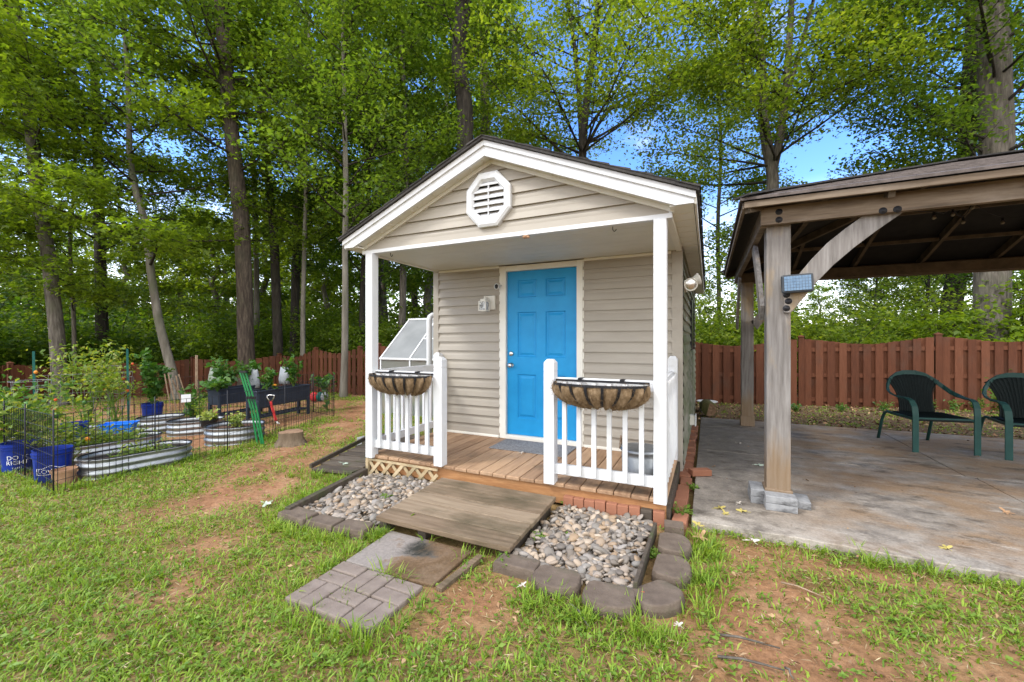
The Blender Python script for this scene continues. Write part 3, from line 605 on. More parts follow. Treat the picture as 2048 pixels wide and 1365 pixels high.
for xx, sgn in ((-.331, 1), (-3.263, -1)):
    ya, yb = 3.412, YW-.125
    lo = MB(); lo.box(xx-.018, xx+.018, ya, yb, .282, .368); r_ = lo.build('railing', WHITE, shed, bevel=.003)
    up = MB(); up.box(xx-.018, xx+.018, ya, yb, 1.022, 1.108); up.build('top_rail', WHITE, r_, bevel=.003)
    for i in range(8):
        q = MB(); yy = ya+(yb-ya)*(i+.6)/8.2; q.box(min(xx+sgn*.018, xx+sgn*.048), max(xx+sgn*.018, xx+sgn*.048), yy-.018, yy+.018, .30, 1.085); q.build('baluster', WHITE, r_, bevel=.002)
# ------------------------------------------------------------------ on and around the porch
mt = MB(); mt.box(-2.25, -1.35, 4.12, 4.585, .2015, .212); tag(set_origin(mt.build('doormat', MATTRUG, bevel=.004), (-1.8, 4.35, .2)), 'grey patterned doormat lying in front of the blue door', 'doormat')
tb = thing('metal_tub', 'galvanised metal tub with lid and brown handle standing on the porch behind the railing', 'tub', (-.53, 3.74, .2))
q = MB(); q.lathe([(.0, .004), (.150, .004), (.153, .0), (.158, .03), (.155, .035), (.160, .12), (.157, .125), (.164, .22), (.161, .225), (.166, .265), (.172, .27), (.168, .276)], n=32); q.build('tub_body', GALV, tb, local=True, smooth=True)
q = MB(); q.lathe([(.175, .268), (.176, .285), (.165, .292), (.10, .300), (0, .303)], n=32); q.build('lid', GALV, tb, local=True, smooth=True)
q = MB(); q.tube([(-.172+.0*i, -.05+.1*i/8, .27+.105*math.sin(math.pi*i/8)) for i in range(9)], .006, 6); q.build('handle', STICKW, tb, local=True, smooth=True)
# wall lantern
wl_ = thing('wall_lantern', 'white square wall lantern with seeded glass beside the door', 'wall lamp', (-2.50, 4.63, 1.80))
q = MB(); q.box(-2.582, -2.428, 4.60, 4.634, 1.815, 1.99); q.build('back_plate', CASING, wl_, bevel=.004)
q = MB(); q.tube([(-2.50, 4.60, 1.91), (-2.503, 4.56, 1.955), (-2.515, 4.52, 1.965), (-2.522, 4.50, 1.935)], .011, 8); q.build('arm', CASING, wl_, smooth=True)
q = MB(); cx, cy_ = -2.522, 4.50
q.box(cx-.052, cx+.052, cy_-.052, cy_+.052, 1.905, 1.915); q.box(cx-.034, cx+.034, cy_-.034, cy_+.034, 1.915, 1.938); q.box(cx-.052, cx+.052, cy_-.052, cy_+.052, 1.79, 1.80)
for i in (-1, 1):
    for j in (-1, 1): q.box(cx+i*.047-.005, cx+i*.047+.005, cy_+j*.047-.005, cy_+j*.047+.005, 1.80, 1.905)
q.build('lantern_frame', CASING, wl_)
GLASSY = pmat('seeded_glass', [(.42, (.16,.17,.17)), (.5, (.42,.44,.45)), (.58, (.70,.72,.74))], .12, 55, bump=.4, bscale=60)
q = MB(); q.box(cx-.043, cx+.043, cy_-.043, cy_+.043, 1.801, 1.904); q.build('glass_pane', GLASSY, wl_)
sc = thing('security_camera', 'small white security camera with round black face on door casing', 'camera', (-2.372, 4.62, 2.10))
q = MB(); q.lathe([(0, .0), (.012, .0), (.03, .012), (.034, .05), (.033, .058), (.0, .058)], n=18); q.v = [(-2.372+v[0], 4.60-v[2]*.98, 2.10+v[1]*1.15-v[2]*.12) for v in q.v]; q.build('camera_body', WHITE, sc, smooth=True)
q = MB(); q.lathe([(0, .061), (.024, .060), (.027, .056)], n=18); q.v = [(-2.372+v[0], 4.60-v[2]*.98, 2.10+v[1]*1.15-v[2]*.12) for v in q.v]; q.build('lens', BLACKP, sc, smooth=True)
q = MB(); q.bar((-2.345, 4.627, 2.11), (-2.365, 4.59, 2.10), .02, .02); q.build('bracket', WHITE, sc)
fl = thing('floodlight', 'beige twin head floodlight on the side wall under the eaves', 'outdoor light', (-.24, 4.85, 2.0))
q = MB(); q.box(-.238, -.205, 4.80, 4.92, 1.95, 2.07); q.build('base_plate', CASING, fl, bevel=.01)
def lamp_head(c, d, s=1.):
    d = Vector(d).normalized(); M = Matrix.Translation(c) @ d.to_track_quat('Z', 'Y').to_matrix().to_4x4()
    q = MB(); q.lathe([(0, -.12*s), (.028*s, -.12*s), (.032*s, -.06*s), (.062*s, 0), (.066*s, .012*s), (.060*s, .014*s), (.052*s, 0)], n=20); q.v = [M @ Vector(v) for v in q.v]
    h = q.build('lamp_head', CASING, fl, smooth=True)
    q = MB(); q.lathe([(0, .006*s), (.035*s, .004*s), (.054*s, -.002*s)], n=20); q.v = [M @ Vector(v) for v in q.v]; q.build('lens', METAL, h, smooth=True)
lamp_head(Vector((-.165, 4.72, 2.01)), (.15, -1, -.15), 1.05); lamp_head(Vector((-.10, 4.86, 2.08)), (.9, .3, .35), 1.)
q = MB(); q.tube([(-.205, 4.84, 2.0), (-.18, 4.80, 1.99), (-.166, 4.78, 2.0)], .016, 8); q.tube([(-.205, 4.88, 2.03), (-.17, 4.87, 2.045), (-.15, 4.84, 2.06)], .016, 8); q.build('arm', CASING, fl, smooth=True)
ob = thing('outlet_box', 'pale grey outdoor outlet box low on the side wall', 'outlet', (-.235, 6.35, .31))
q = MB(); q.box(-.236, -.17, 6.28, 6.40, .24, .38); q.build('box', CASING, ob, bevel=.008)
q = MB(); q.box(-.171, -.15, 6.27, 6.41, .23, .39); q.build('lid', WHITE, ob, bevel=.008)
pp = at(858.5, 682, 6.0); q = MB(); q.tube([(pp.x, pp.y, -.15), (pp.x, pp.y, 1.72), (pp.x+.004, pp.y+.015, 1.765), (pp.x+.02, pp.y+.05, 1.79), (pp.x+.05, pp.y+.1, 1.80), (pp.x+.09, pp.y+.17, 1.795)], .041, 14)
tag(set_origin(q.build('drain_pipe', WHITE, smooth=True), (pp.x, pp.y, -.1)), 'white plastic pipe with a bent top standing beside the shed wall', 'pipe')
for px_, lab in ((812, 'small dark hook under the porch beam near its left end'), (1203, 'small rusty hook under the porch beam left of the right post')):
    x_ = XL+.31 if px_ < 1000 else XR-.46; q = MB(); q.tube([(x_, 3.43, 2.368), (x_, 3.43, 2.335), (x_+.012, 3.43, 2.318), (x_+.026, 3.43, 2.326), (x_+.028, 3.43, 2.338)], .0035, 6); tag(set_origin(q.build('hook', IRON, smooth=True), (x_, 3.43, 2.36)), lab, 'hook')
q = MB(); q.sphere((-1.46, 3.355, 2.342), .024, 12, 8, (1.2, .8, .7), .35); q.sphere((-1.435, 3.352, 2.337), .016, 10, 7, (1, .8, .8), .35); tag(set_origin(q.build('wasp_nest', TERRA, smooth=True), (-1.46, 3.355, 2.35)), 'tiny tan wasp nest stuck under the white porch beam trim', 'nest')
# coconut-lined baskets hung on the railing
def basket(xc, w, label, seed):
    t = thing('wall_basket', label, 'planter basket', (xc, 3.32, .9), group='coconut lined baskets on the railing')
    a_, dep, ht, zt_ = w/2, .215, .178, 1.088; N = 64; nr = 9
    fx = lambda u: (xc-a_*math.cos(u), 3.318-dep*math.sin(u)**.75)
    V = []; rows = 9
    for j in range(rows):
        s = j/(rows-1)
        for i in range(N+1):
            u = math.pi*i/N; ph = u/math.pi*nr
            lump = abs(math.sin(math.pi*ph))**.6; sh_ = math.cos(s*math.pi/2)**.55
            bulge = 1+(.22*lump-.09)*math.sin(min(1, s*1.5)*math.pi*.5+.1)
            kx, ky = -math.cos(u)*a_*(.40+.60*sh_)*bulge, math.sin(u)**.75*dep*(.30+.70*sh_)*bulge
            V.append((xc+kx, 3.318-ky, zt_-.012-ht*s*.92-(.035*lump*s)+.008*math.sin(i*1.7+seed)))
    F = [(j*(N+1)+i, j*(N+1)+i+1, (j+1)*(N+1)+i+1, (j+1)*(N+1)+i) for j in range(rows-1) for i in range(N)]
    q = MB(); q.add(V, F)
    k0 = len(q.v); q.add([(xc-a_*.92*math.cos(math.pi*i/N), 3.317-dep*.88*math.sin(math.pi*i/N)**.75, zt_-.05) for i in range(N+1)], [tuple(range(N+1))])
    # loose fibres standing off the liner
    rr = random.Random(seed)
    for i in range(2600):
        v = Vector(V[rr.randrange(len(V))]); d = Vector((rr.gauss(0, 1), rr.gauss(-.4, 1), rr.gauss(-.1, 1))).normalized()*rr.uniform(.012, .032); o = Vector((rr.gauss(0, .010), rr.gauss(0, .006), rr.gauss(0, .010)))
        e = Vector((.0011, 0, .0011)); q.add([v+o-e, v+o+e, v+o+d], [(0,1,2)])
    q.build('liner', COCO, t, smooth=True, fix=False)
    f = MB(); rim = [fx(math.pi*i/24) for i in range(25)]
    f.strap([(x, y-.010, zt_-.016) for x, y in rim], [(0, 0, .010)]*25, .005)
    f.bar((xc-a_, 3.32, zt_+.002), (xc+a_, 3.32, zt_+.002), .006, .018); 
    for i in range(1, nr):
        u = math.pi*i/nr; pts = []
        for s in [k/8 for k in range(9)]:
            sh_ = math.cos(s*math.pi/2)**.55; pts.append((xc-math.cos(u)*a_*(.40+.60*sh_)*1.005, 3.318-math.sin(u)**.75*dep*(.30+.70*sh_)-.014, zt_-.012-ht*s))
        f.strap(pts, [(.0085*abs(math.sin(u))+.002, -.0085*math.cos(u), 0)]*9, .005)
    for s in (-.45, .45): f.box(xc+s*a_-.016, xc+s*a_+.016, 3.312, 3.40, zt_+.012, zt_+.024)
    f.build('iron_frame', IRON, t)
    return t
basket(-2.80, .74, 'iron wall basket with coconut liner on the railing left of the blue door', 3)
basket(-.785, .76, 'longer coconut lined iron basket on the railing right of the blue door', 8)

# ------------------------------------------------------------------ ramp, slab, pavers, edging
rp_ = thing('entry_ramp', 'low weathered plank ramp leaning against the porch deck in front', 'ramp', (-1.69, 2.73, 0))
q = MB(); nb = 5; y0, y1 = 2.345, 3.215
for i in range(nb):
    a, b_ = y0+(y1-y0)*i/nb+.004, y0+(y1-y0)*(i+1)/nb-.004; za, zb = .112+.03*i/nb, .112+.03*(i+1)/nb
    x0, x1 = -2.25+.008*(4-i)*.3, -1.125-random.random()*.006
    q.add([(x0, a, za-.034), (x1, a, za-.034), (x1, b_, zb-.034), (x0, b_, zb-.034), (x0, a, za), (x1, a, za), (x1, b_, zb), (x0, b_, zb)], [(3,2,1,0),(4,5,6,7),(0,1,5,4),(1,2,6,5),(2,3,7,6),(3,0,4,7)])
q.build('plank_top', RAMPW, rp_, bevel=.004)
for xx in (-2.215, -1.86, -1.20):
    q = MB(); q.box(xx-.035, xx+.035, 2.40, 3.2, -.02, .078); q.build('runner', MOSSW, rp_, bevel=.004)
q = MB(); q.prism([(-2.115, 2.375), (-1.42, 2.375), (-1.425, 1.945), (-1.60, 1.93), (-2.09, 1.925)], 'z', -.03, .020)
tag(set_origin(q.build('paving_slab', SLAB, bevel=.008), (-1.77, 2.15, 0)), 'flat rust stained concrete slab in front of the plank ramp', 'slab')
q = MB(); q.bar((-1.375, 1.93, .012), (-1.33, 2.33, .02), .045, .03); tag(set_origin(q.build('wood_strip', RAMPW, bevel=.004), (-1.35, 2.13, 0)), 'narrow grey wood strip lying along the edge of the stained slab', 'wood strip')
pos = ['far left', 'near left', 'middle', 'near right', 'far right']
def paver(x0, x1, y0, y1, zt_, lab):
    q = MB(); cx, cy2 = (x0+x1)/2, (y0+y1)/2; M = Matrix.Translation((cx, cy2, 0)) @ Matrix.Rotation(random.uniform(-.025, .025), 4, 'Z') @ Matrix.Rotation(random.uniform(-.02, .02), 4, 'X')
    q.box((x0-cx)+.003, (x1-cx)-.003, (y0-cy2)+.003, (y1-cy2)-.003, -.05, zt_, M); return tag(set_origin(q.build('paver_brick', PAVER, bevel=.009), (cx, cy2, 0)), lab, 'paver', 'grey brown pavers in a basket weave')
PW, PL = .104, .208; oy = 1.915
# basket weave: three columns of paired bricks below the slab
cells = [(-2.085, 'first', 'v', 'v'), (-1.877, 'second', 'h', 'v'), (-1.669, 'third', 'v', 'h')]
lay = [('h2', -2.09, oy-.208, 'by the left slab corner'), ('v2', -1.882, oy-.208, 'by the slab, left of middle'), ('h2', -1.674, oy-.208, 'by the slab, right of middle'),
       ('v2', -2.09, oy-.416, 'at the outer left corner'), ('h2', -1.882, oy-.416, 'mid outer row'), ('v2', -1.674, oy-.416, 'at the outer right corner')]
for kind_, x0, y0_, where in lay:
    if kind_ == 'h2':
        paver(x0, x0+PL, y0_, y0_+PW, .026+random.uniform(-.004, .004), 'grey paver laid crosswise '+where+', nearer of its pair')
        paver(x0, x0+PL, y0_+PW, y0_+2*PW, .026+random.uniform(-.004, .004), 'grey paver laid crosswise '+where+', farther of its pair')
    else:
        paver(x0, x0+PW, y0_, y0_+PL, .026+random.uniform(-.004, .004), 'grey paver laid lengthwise '+where+', left of its pair')
        paver(x0+PW, x0+2*PW, y0_, y0_+PL, .026+random.uniform(-.004, .004), 'grey paver laid lengthwise '+where+', right of its pair')
def edger(cx, cy2, rz, lab, w=.285, h=.068, flat=False, dep=.155):
    poly = [(-w/2*math.cos(math.pi*i/16), .045-.105*math.sin(math.pi*i/16)**.8) for i in range(17)]+[(w/2-.012, dep-.03), (w/2-.04, dep), (-w/2+.04, dep), (-w/2+.012, dep-.03)]
    if flat: poly = [(-w/2, 0), (w/2, 0), (w/2-.01, dep), (-w/2+.01, dep)]
    M = Matrix.Translation((cx, cy2, 0)) @ Matrix.Rotation(rz, 4, 'Z') @ Matrix.Rotation(random.uniform(-.03, .03), 4, 'X')
    q = MB(); n_ = len(poly); sl = lambda v, z: (v[0]*.95, (v[1]-.08)*.93+.08, z)
    vs = [M @ Vector((*v, -.06)) for v in poly]+[M @ Vector((*v, h-.03)) for v in poly]+[M @ Vector(sl(v, h)) for v in poly]
    q.add(vs, [tuple(range(n_))[::-1], tuple(range(2*n_, 3*n_))]+[(k_*n_+i, k_*n_+(i+1)%n_, (k_+1)*n_+(i+1)%n_, (k_+1)*n_+i) for k_ in (0, 1) for i in range(n_)])
    return tag(set_origin(q.build('edging_block', EDGER, bevel=.007), (cx, cy2, 0)), lab, 'edging block', 'brown edging blocks round the stone beds')
edger(-1.055, 2.235, 0, 'straight brown edging block next to the ramp corner', .28, .07, True, .14)
edger(-.785, 2.20, R(3), 'scalloped brown edging block second from the ramp along the front of the stones')
edger(-.475, 2.165, R(4), 'scalloped edging block with a tan stain, front right of the stones')
edger(-.20, 2.31, R(52), 'turned scalloped edging block at the right corner of the stone bed')
edger(-.145, 2.66, R(88), 'scalloped edging block in the middle of the right edge of the stones')
edger(-.155, 2.985, R(93), 'scalloped edging block nearest the porch post on the right edge')
edger(-2.97, 2.18, R(-3), 'flat dark edging block at the outer left corner of the stone bed', .32, .045, True, .16)
edger(-2.66, 2.185, R(2), 'flat dark edging block half under grass, middle of the left bed front', .27, .045, True, .15)
edger(-2.37, 2.20, R(8), 'dark edging block beside the left leg of the ramp', .27, .05, True, .16)
q = MB(); q.bar((-3.09, 2.25, .02), (-3.27, 3.28, .03), .06, .09); tag(set_origin(q.build('edging_timber', MOSSW, bevel=.006), (-3.18, 2.75, 0)), 'long dark timber edging the left side of the river stones', 'timber edging')
q = MB(); q.bar((-.36, 2.33, .055), (-.345, 3.15, .06), .022, .09); tag(set_origin(q.build('edging_board', MOSSW, bevel=.003), (-.35, 2.75, 0)), 'thin dark board between river stones and right edging blocks', 'edging board')
ordw = ['first','second','third','fourth','fifth','sixth','seventh','eighth','ninth','tenth','eleventh','twelfth','thirteenth','fourteenth','fifteenth','sixteenth','seventeenth','eighteenth','nineteenth','twentieth']
xx = -1.105
for i in range(9):
    w = .089; q = MB(); M = Matrix.Translation((xx+w/2, 3.350, .03)) @ Matrix.Rotation(random.uniform(-.05, .05), 4, 'Z') @ Matrix.Rotation(random.uniform(-.03, .03), 4, 'Y')
    q.box(-w/2+.002, w/2-.002, -.028, .028, -.08, .085+random.uniform(-.006, .006), M)
    lab = 'blackened brick standing under the porch rim, second from the right end' if i == 7 else f'red brick standing upright under the porch rim, {ordw[i]} from the ramp'
    tag(set_origin(q.build('upright_brick', MOSSW if i == 7 else BRICK, bevel=.006), (xx+w/2, 3.35, 0)), lab, 'brick', 'bricks standing under the deck rim'); xx += w+.001
yy = 3.33
for i in range(20):
    L = random.choice((.10, .2, .2, .11)) if i < 12 else .21; w = .105
    xo = -.205+random.uniform(-.012, .012)
    if i in (1, 4): w = .10
    q = MB(); M = Matrix.Translation((xo, yy+L/2, 0)) @ Matrix.Rotation(random.uniform(-.07, .07), 4, 'Z') @ Matrix.Rotation(random.uniform(-.05, .05), 4, 'X')
    q.box(-w/2, w/2, -L/2+.004, L/2-.004, -.06, .055+random.uniform(-.02, .02), M)
    tag(set_origin(q.build('edge_brick', BRICK, bevel=.006), (xo, yy+L/2, 0)), f'worn red brick bedded flat between shed and patio, {ordw[i]} from the front', 'brick', 'bricks laid along the shed side'); yy += L+.012
for (px_, py_, sz, rz, lab) in ((-.075, 4.62, (.2,.1,.06), .5, 'loose dark red brick lying across the patio edge'), (-.225, 3.22, (.13,.12,.09), .1, 'tan brick piece standing beside the porch corner')):
    q = MB(); M = Matrix.Translation((px_, py_, PZ+.004 if sz[0] == .2 else 0)) @ Matrix.Rotation(rz, 4, 'Z'); q.box(-sz[0]/2, sz[0]/2, -sz[1]/2, sz[1]/2, 0, sz[2], M)
    tag(set_origin(q.build('loose_brick', BRICK if sz[0] == .2 else EDGER, bevel=.005), (px_, py_, 0)), lab, 'brick')
# river stones: a bed either side of the ramp
def stones(name, label, region, n, seed):
    rr = np.random.default_rng(seed); bm = bmesh.new(); bmesh.ops.create_icosphere(bm, subdivisions=2, radius=1)
    base = np.array([v.co[:] for v in bm.verts]); fc = np.array([[v.index for v in f.verts] for f in bm.faces]); bm.free()
    V = []; F = []; k_ = 0; tries = 0
    while k_ < n and tries < n*20:
        tries += 1; x = rr.uniform(region[0], region[1]); y = rr.uniform(region[2], region[3])
        if region[4] and not region[4](x, y): continue
        s = rr.lognormal(math.log(.0195), .33); s = min(s, .046); sc_ = np.array([s*rr.uniform(1.0, 1.5), s*rr.uniform(.8, 1.1), s*rr.uniform(.45, .75)])
        a = rr.uniform(0, 6.28); tl = rr.normal(0, .3, 2)
        b_ = base*(1+.07*np.sin(base[:, [1,2,0]]*2.3+rr.uniform(0, 6)))*sc_
        ca, sa = math.cos(a), math.sin(a); x_ = b_[:,0]*ca-b_[:,1]*sa; y_ = b_[:,0]*sa+b_[:,1]*ca; z_ = b_[:,2]+x_*tl[0]+y_*tl[1]
        lvl = rr.choice([.012, .03, .045], p=[.35, .4, .25])
        V.append(np.stack([x_+x, y_+y, z_+lvl+float(zt(x, y))], 1)); F.append(fc+k_*len(base)); k_ += 1
    me = grid_mesh(name, np.concatenate(V), np.concatenate(F)); o = link_mesh(name, me, STONE, smooth=True)
    return tag(set_origin(o, ((region[0]+region[1])/2, (region[2]+region[3])/2, 0)), label, 'stones', None, 'stuff')
stones('river_stones', 'rounded grey and tan river stones right of the plank ramp', (-1.13, -.385, 2.32, 3.31, lambda x, y: y > 2.34+.03*math.sin(x*20)), 1500, 5)
stones('river_stones', 'rounded tan river stones between plank ramp and porch lattice', (-3.22, -2.28, 2.36, 3.33, lambda x, y: x > -3.06-.17*(y-2.3)), 1750, 6)
# mossy side ramp
sr = thing('side_ramp', 'dark mossy plank ramp on the left side of the porch', 'ramp', (-3.65, 3.8, 0))
q = MB(); ny_ = 9
for i in range(ny_):
    a, b_ = 3.165+i*.15, 3.165+(i+1)*.15-.012; x0 = -3.955-.03*i*.9+random.uniform(-.01, .01)
    z0 = .015+.012*i
    q.add([(x0, a, z0-.03), (-3.345, a, z0+.04-.03), (-3.345, b_, z0+.04-.03), (x0, b_, z0-.03), (x0, a, z0), (-3.345, a, z0+.04), (-3.345, b_, z0+.04), (x0, b_, z0)], [(3,2,1,0),(4,5,6,7),(0,1,5,4),(1,2,6,5),(2,3,7,6),(3,0,4,7)])
q.build('plank_top', MOSSW, sr, bevel=.004)
q = MB(); q.bar((-3.975, 3.17, .03), (-4.245, 4.5, .125), .03, .05); q.bar((-3.40, 3.2, -.02), (-3.40, 4.5, .05), .06, .10); q.build('edge_rail', MOSSW, sr, bevel=.004)
q = MB(); q.box(-4.33, -4.20, 4.18, 4.30, -.1, .1); tag(set_origin(q.build('concrete_block', CONCRETE_BLK, bevel=.006), (-4.26, 4.24, -.05)), 'pale concrete block against the left edge of the mossy ramp', 'block')

# ------------------------------------------------------------------ gazebo
gz = thing('gazebo', 'weathered cedar gazebo with brown shingled hip roof over the concrete patio', 'gazebo', (2.6, 5.85, PZ))
GX0, GX1, GY0, GY1 = .443, 4.75, 4.05, 7.60
for (x0, y0_) in ((GX0, GY0), (.485, GY1), (GX1, GY0), (GX1, GY1)):
    q = MB(); q.box(x0, x0+.172, y0_, y0_+.165, .075 if y0_ < 5 else PZ, 2.40); p_ = q.build('post', POSTWOOD, gz, bevel=.006)
    q = MB()
    zb = .165 if y0_ < 5 else PZ
    if y0_ < 5: q.box(x0-.014, x0+.186, y0_-.014, y0_+.179, .14, .185)
    else: q.box(x0-.014, x0+.186, y0_-.014, y0_+.179, PZ+.002, PZ+.16)
    q.build('post_base', POSTWOOD, p_, bevel=.006)
ZB = 2.372
for (b_, nm) in (((.392, 5.0, 3.962, 4.012, ZB, ZB+.142), 'front'), ((.43, 5.0, 7.765, 7.815, ZB-.02, ZB+.13), 'rear'), ((.393, .442, 4.013, 7.764, ZB-.008, ZB+.134), 'left'), ((4.93, 4.98, 4.013, 7.764, ZB-.008, ZB+.134), 'right')):
    q = MB(); q.box(*b_); q.build('beam', BEAMWOOD, gz, bevel=.004)
q = MB(); q.box(.45, 4.92, 7.55, 7.598, ZB-.02, ZB+.12); q.build('beam', DARKWOOD, gz, bevel=.004)
def YPpt(px_, py_, y): d = ray(px_, py_); t = y/d.y; return (d.x*t, CAMH+d.z*t)
low = [YPpt(*a, 4.03) for a in ((1581.5,626),(1604,600),(1632,566),(1665,532),(1705,498),(1750,464),(1806,425))]
top = [YPpt(*a, 4.03) for a in ((1567,585),(1592,556),(1622,520),(1655,486),(1690,458),(1722,435),(1745,418))]
q = MB(); q.prism(low+top[::-1]+[YPpt(1567,626,4.03)], 'y', 4.013, 4.049); q.build('brace', GAZWOOD, gz, bevel=.004)
def side_brace(a, b_, axis, fixed, w=.036, h=.13):
    pts = []
    for i in range(9):
        t = i/8; pts.append((a[0]+(b_[0]-a[0])*t, a[1]+(b_[1]-a[1])*t+.05*math.sin(math.pi*t)))
    up_ = [(u-.06*(.75), v+.06) for u, v in pts]; dn = [(u+.06*.75, v-.06) for u, v in pts]
    if b_[0] < a[0]: up_ = [(u+.06*.75, v+.06) for u, v in pts]; dn = [(u-.06*.75, v-.06) for u, v in pts]
    q = MB(); q.prism(up_+dn[::-1], axis, fixed, fixed+w); q.build('brace', GAZWOOD, gz, bevel=.004)
side_brace((4.18, 1.66), (4.83, 2.38), 'x', .405); side_brace((7.58, 1.66), (6.93, 2.38), 'x', .405)
side_brace((.66, 1.66), (1.31, 2.36), 'y', 7.60); side_brace((4.74, 1.66), (4.05, 2.36), 'y', 7.60); side_brace((4.74, 1.66), (4.05, 2.36), 'y', 4.013)
for (px_, py_, y) in ((1558,424,3.962),(1558,440,3.962),(1766,422,3.962),(1795,419,3.962),(1573,590,4.013),(1577,603,4.013),(1573,617,4.013)):
    x_, z_ = YPpt(px_, py_, y); q = MB(); q.lathe([(0, .008), (.010, .008), (.012, .004), (.024, .003), (.026, 0)], n=14); q.v = [(x_+v[0], y-v[2], z_+v[1]) for v in q.v]; q.build('bolt', IRON, gz, smooth=True)
EX0, EX1, EY0, EY1, EZ, RZ = .235, 5.16, 3.815, 7.885, 2.575, 3.27
RXA, RXB, RY = EX0+2.035, EX1-2.035, 5.85
def hip(dz, inset=0.):
    a = [(EX0+inset, EY0+inset, EZ+dz), (EX1-inset, EY0+inset, EZ+dz), (EX1-inset, EY1-inset, EZ+dz), (EX0+inset, EY1-inset, EZ+dz), (RXA+inset*.3, RY, RZ+dz), (RXB-inset*.3, RY, RZ+dz)]
    return a, [(0,1,5,4), (1,2,5), (2,3,4,5), (3,0,4)]
q = MB(); a, f = hip(0); b2, _ = hip(-.022)
q.add(a+b2, f+[tuple(i+6 for i in ff)[::-1] for ff in f]+[(0,1,7,6)[::-1],(1,2,8,7)[::-1],(2,3,9,8)[::-1],(3,0,6,9)[::-1]])
for fa in range(4):                           # shingle courses along each slope
    for i in range(1, 12):
        t = i/12
        def lerp(p_, q_): return tuple(p_[k_]+(q_[k_]-p_[k_])*t for k_ in range(3))
        A, B_, C_, D_ = [(a[0], a[1], a[5], a[4]), (a[1], a[2], a[5], a[5]), (a[2], a[3], a[4], a[5]), (a[3], a[0], a[4], a[4])][fa]
        p_, q_ = lerp(A, D_), lerp(B_, C_); q.bar((p_[0], p_[1], p_[2]+.003), (q_[0], q_[1], q_[2]+.003), .014, .008)
rf = q.build('roof', BROWN_SHINGLE, gz, fix=False)
q = MB()
for i, j in ((0,4),(1,5),(2,5),(3,4),(4,5)): q.bar((a[i][0], a[i][1], a[i][2]+.01), (a[j][0], a[j][1], a[j][2]+.012), .16, .014)
q.build('ridge_cap', SHINGLE, rf)
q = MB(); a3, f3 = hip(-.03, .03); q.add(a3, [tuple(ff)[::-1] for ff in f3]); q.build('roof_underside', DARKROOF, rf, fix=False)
for (b_) in ((EX0+.03, EX1-.03, EY0+.02, EY0+.045, EZ-.078, EZ-.028), (EX0+.03, EX1-.03, EY1-.045, EY1-.02, EZ-.078, EZ-.028), (EX0+.02, EX0+.045, EY0+.046, EY1-.046, EZ-.078, EZ-.028), (EX1-.045, EX1-.02, EY0+.046, EY1-.046, EZ-.078, EZ-.028)):
    q = MB(); q.box(*b_); q.build('fascia', BEAMWOOD, gz, bevel=.003)
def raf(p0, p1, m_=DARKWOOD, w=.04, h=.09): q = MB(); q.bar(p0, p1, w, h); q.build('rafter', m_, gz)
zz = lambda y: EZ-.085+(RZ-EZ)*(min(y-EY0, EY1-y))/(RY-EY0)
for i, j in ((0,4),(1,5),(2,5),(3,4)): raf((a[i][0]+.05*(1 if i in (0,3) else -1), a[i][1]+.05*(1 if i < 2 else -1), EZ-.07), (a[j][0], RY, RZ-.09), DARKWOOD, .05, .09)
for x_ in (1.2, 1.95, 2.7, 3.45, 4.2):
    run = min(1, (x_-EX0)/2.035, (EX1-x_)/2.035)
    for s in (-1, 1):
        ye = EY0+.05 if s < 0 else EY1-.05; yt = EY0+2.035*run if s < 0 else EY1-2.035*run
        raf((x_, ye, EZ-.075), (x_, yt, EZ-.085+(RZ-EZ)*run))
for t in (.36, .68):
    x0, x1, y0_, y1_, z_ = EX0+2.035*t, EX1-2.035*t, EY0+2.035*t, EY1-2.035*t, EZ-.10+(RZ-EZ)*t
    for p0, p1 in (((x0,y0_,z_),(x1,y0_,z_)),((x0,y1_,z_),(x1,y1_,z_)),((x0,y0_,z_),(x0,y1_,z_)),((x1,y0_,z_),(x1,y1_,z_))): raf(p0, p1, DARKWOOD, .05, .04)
# concrete blocks at the post foot
def cblock(x0, x1, y0_, y1_, z0, z1, lab, rz=0):
    q = MB(); c_ = ((x0+x1)/2, (y0_+y1_)/2); M = Matrix.Translation((*c_, 0)) @ Matrix.Rotation(rz, 4, 'Z'); q.box(x0-c_[0], x1-c_[0], y0_-c_[1], y1_-c_[1], z0, z1, M)
    tag(set_origin(q.build('concrete_block', CONCRETE_BLK, bevel=.005), (*c_, z0)), lab, 'block', 'grey concrete blocks round the gazebo post')
cblock(.420, .640, 3.905, 4.03, PZ, .108, 'lower grey concrete block in front of the gazebo post foot', .02); cblock(.422, .638, 3.903, 4.032, .109, .168, 'upper grey concrete block in front of the gazebo post foot', -.01)
cblock(.322, .425, 4.02, 4.25, PZ, .108, 'lower grey concrete block left of the gazebo post foot', .03); cblock(.325, .428, 4.018, 4.248, .109, .172, 'upper grey concrete block left of the gazebo post foot', .0)
cblock(.650, .755, 4.04, 4.25, PZ, .112, 'single grey concrete block right of the gazebo post foot', -.04)
so_ = thing('solar_light', 'dark grey rectangular solar floodlight fixed to the gazebo post', 'outdoor light', (.64, 4.0, 1.88))
M = Matrix.Translation((.643, 3.962, 1.878)) @ Matrix.Rotation(R(-4), 4, 'X') @ Matrix.Rotation(R(-2), 4, 'Y')
q = MB(); q.box(-.108, .108, -.022, .026, -.074, .074, M); q.build('housing', GREYPLAST, so_, bevel=.014)
q = MB(); q.box(-.090, .090, -.026, -.0215, -.058, .058, M); q.build('lens', SOLARCELL, so_, bevel=.001)
q = MB()
for i in range(1, 9): q.box(-.09+i*.02-.0006, -.09+i*.02+.0006, -.0272, -.0258, -.058, .058, M)
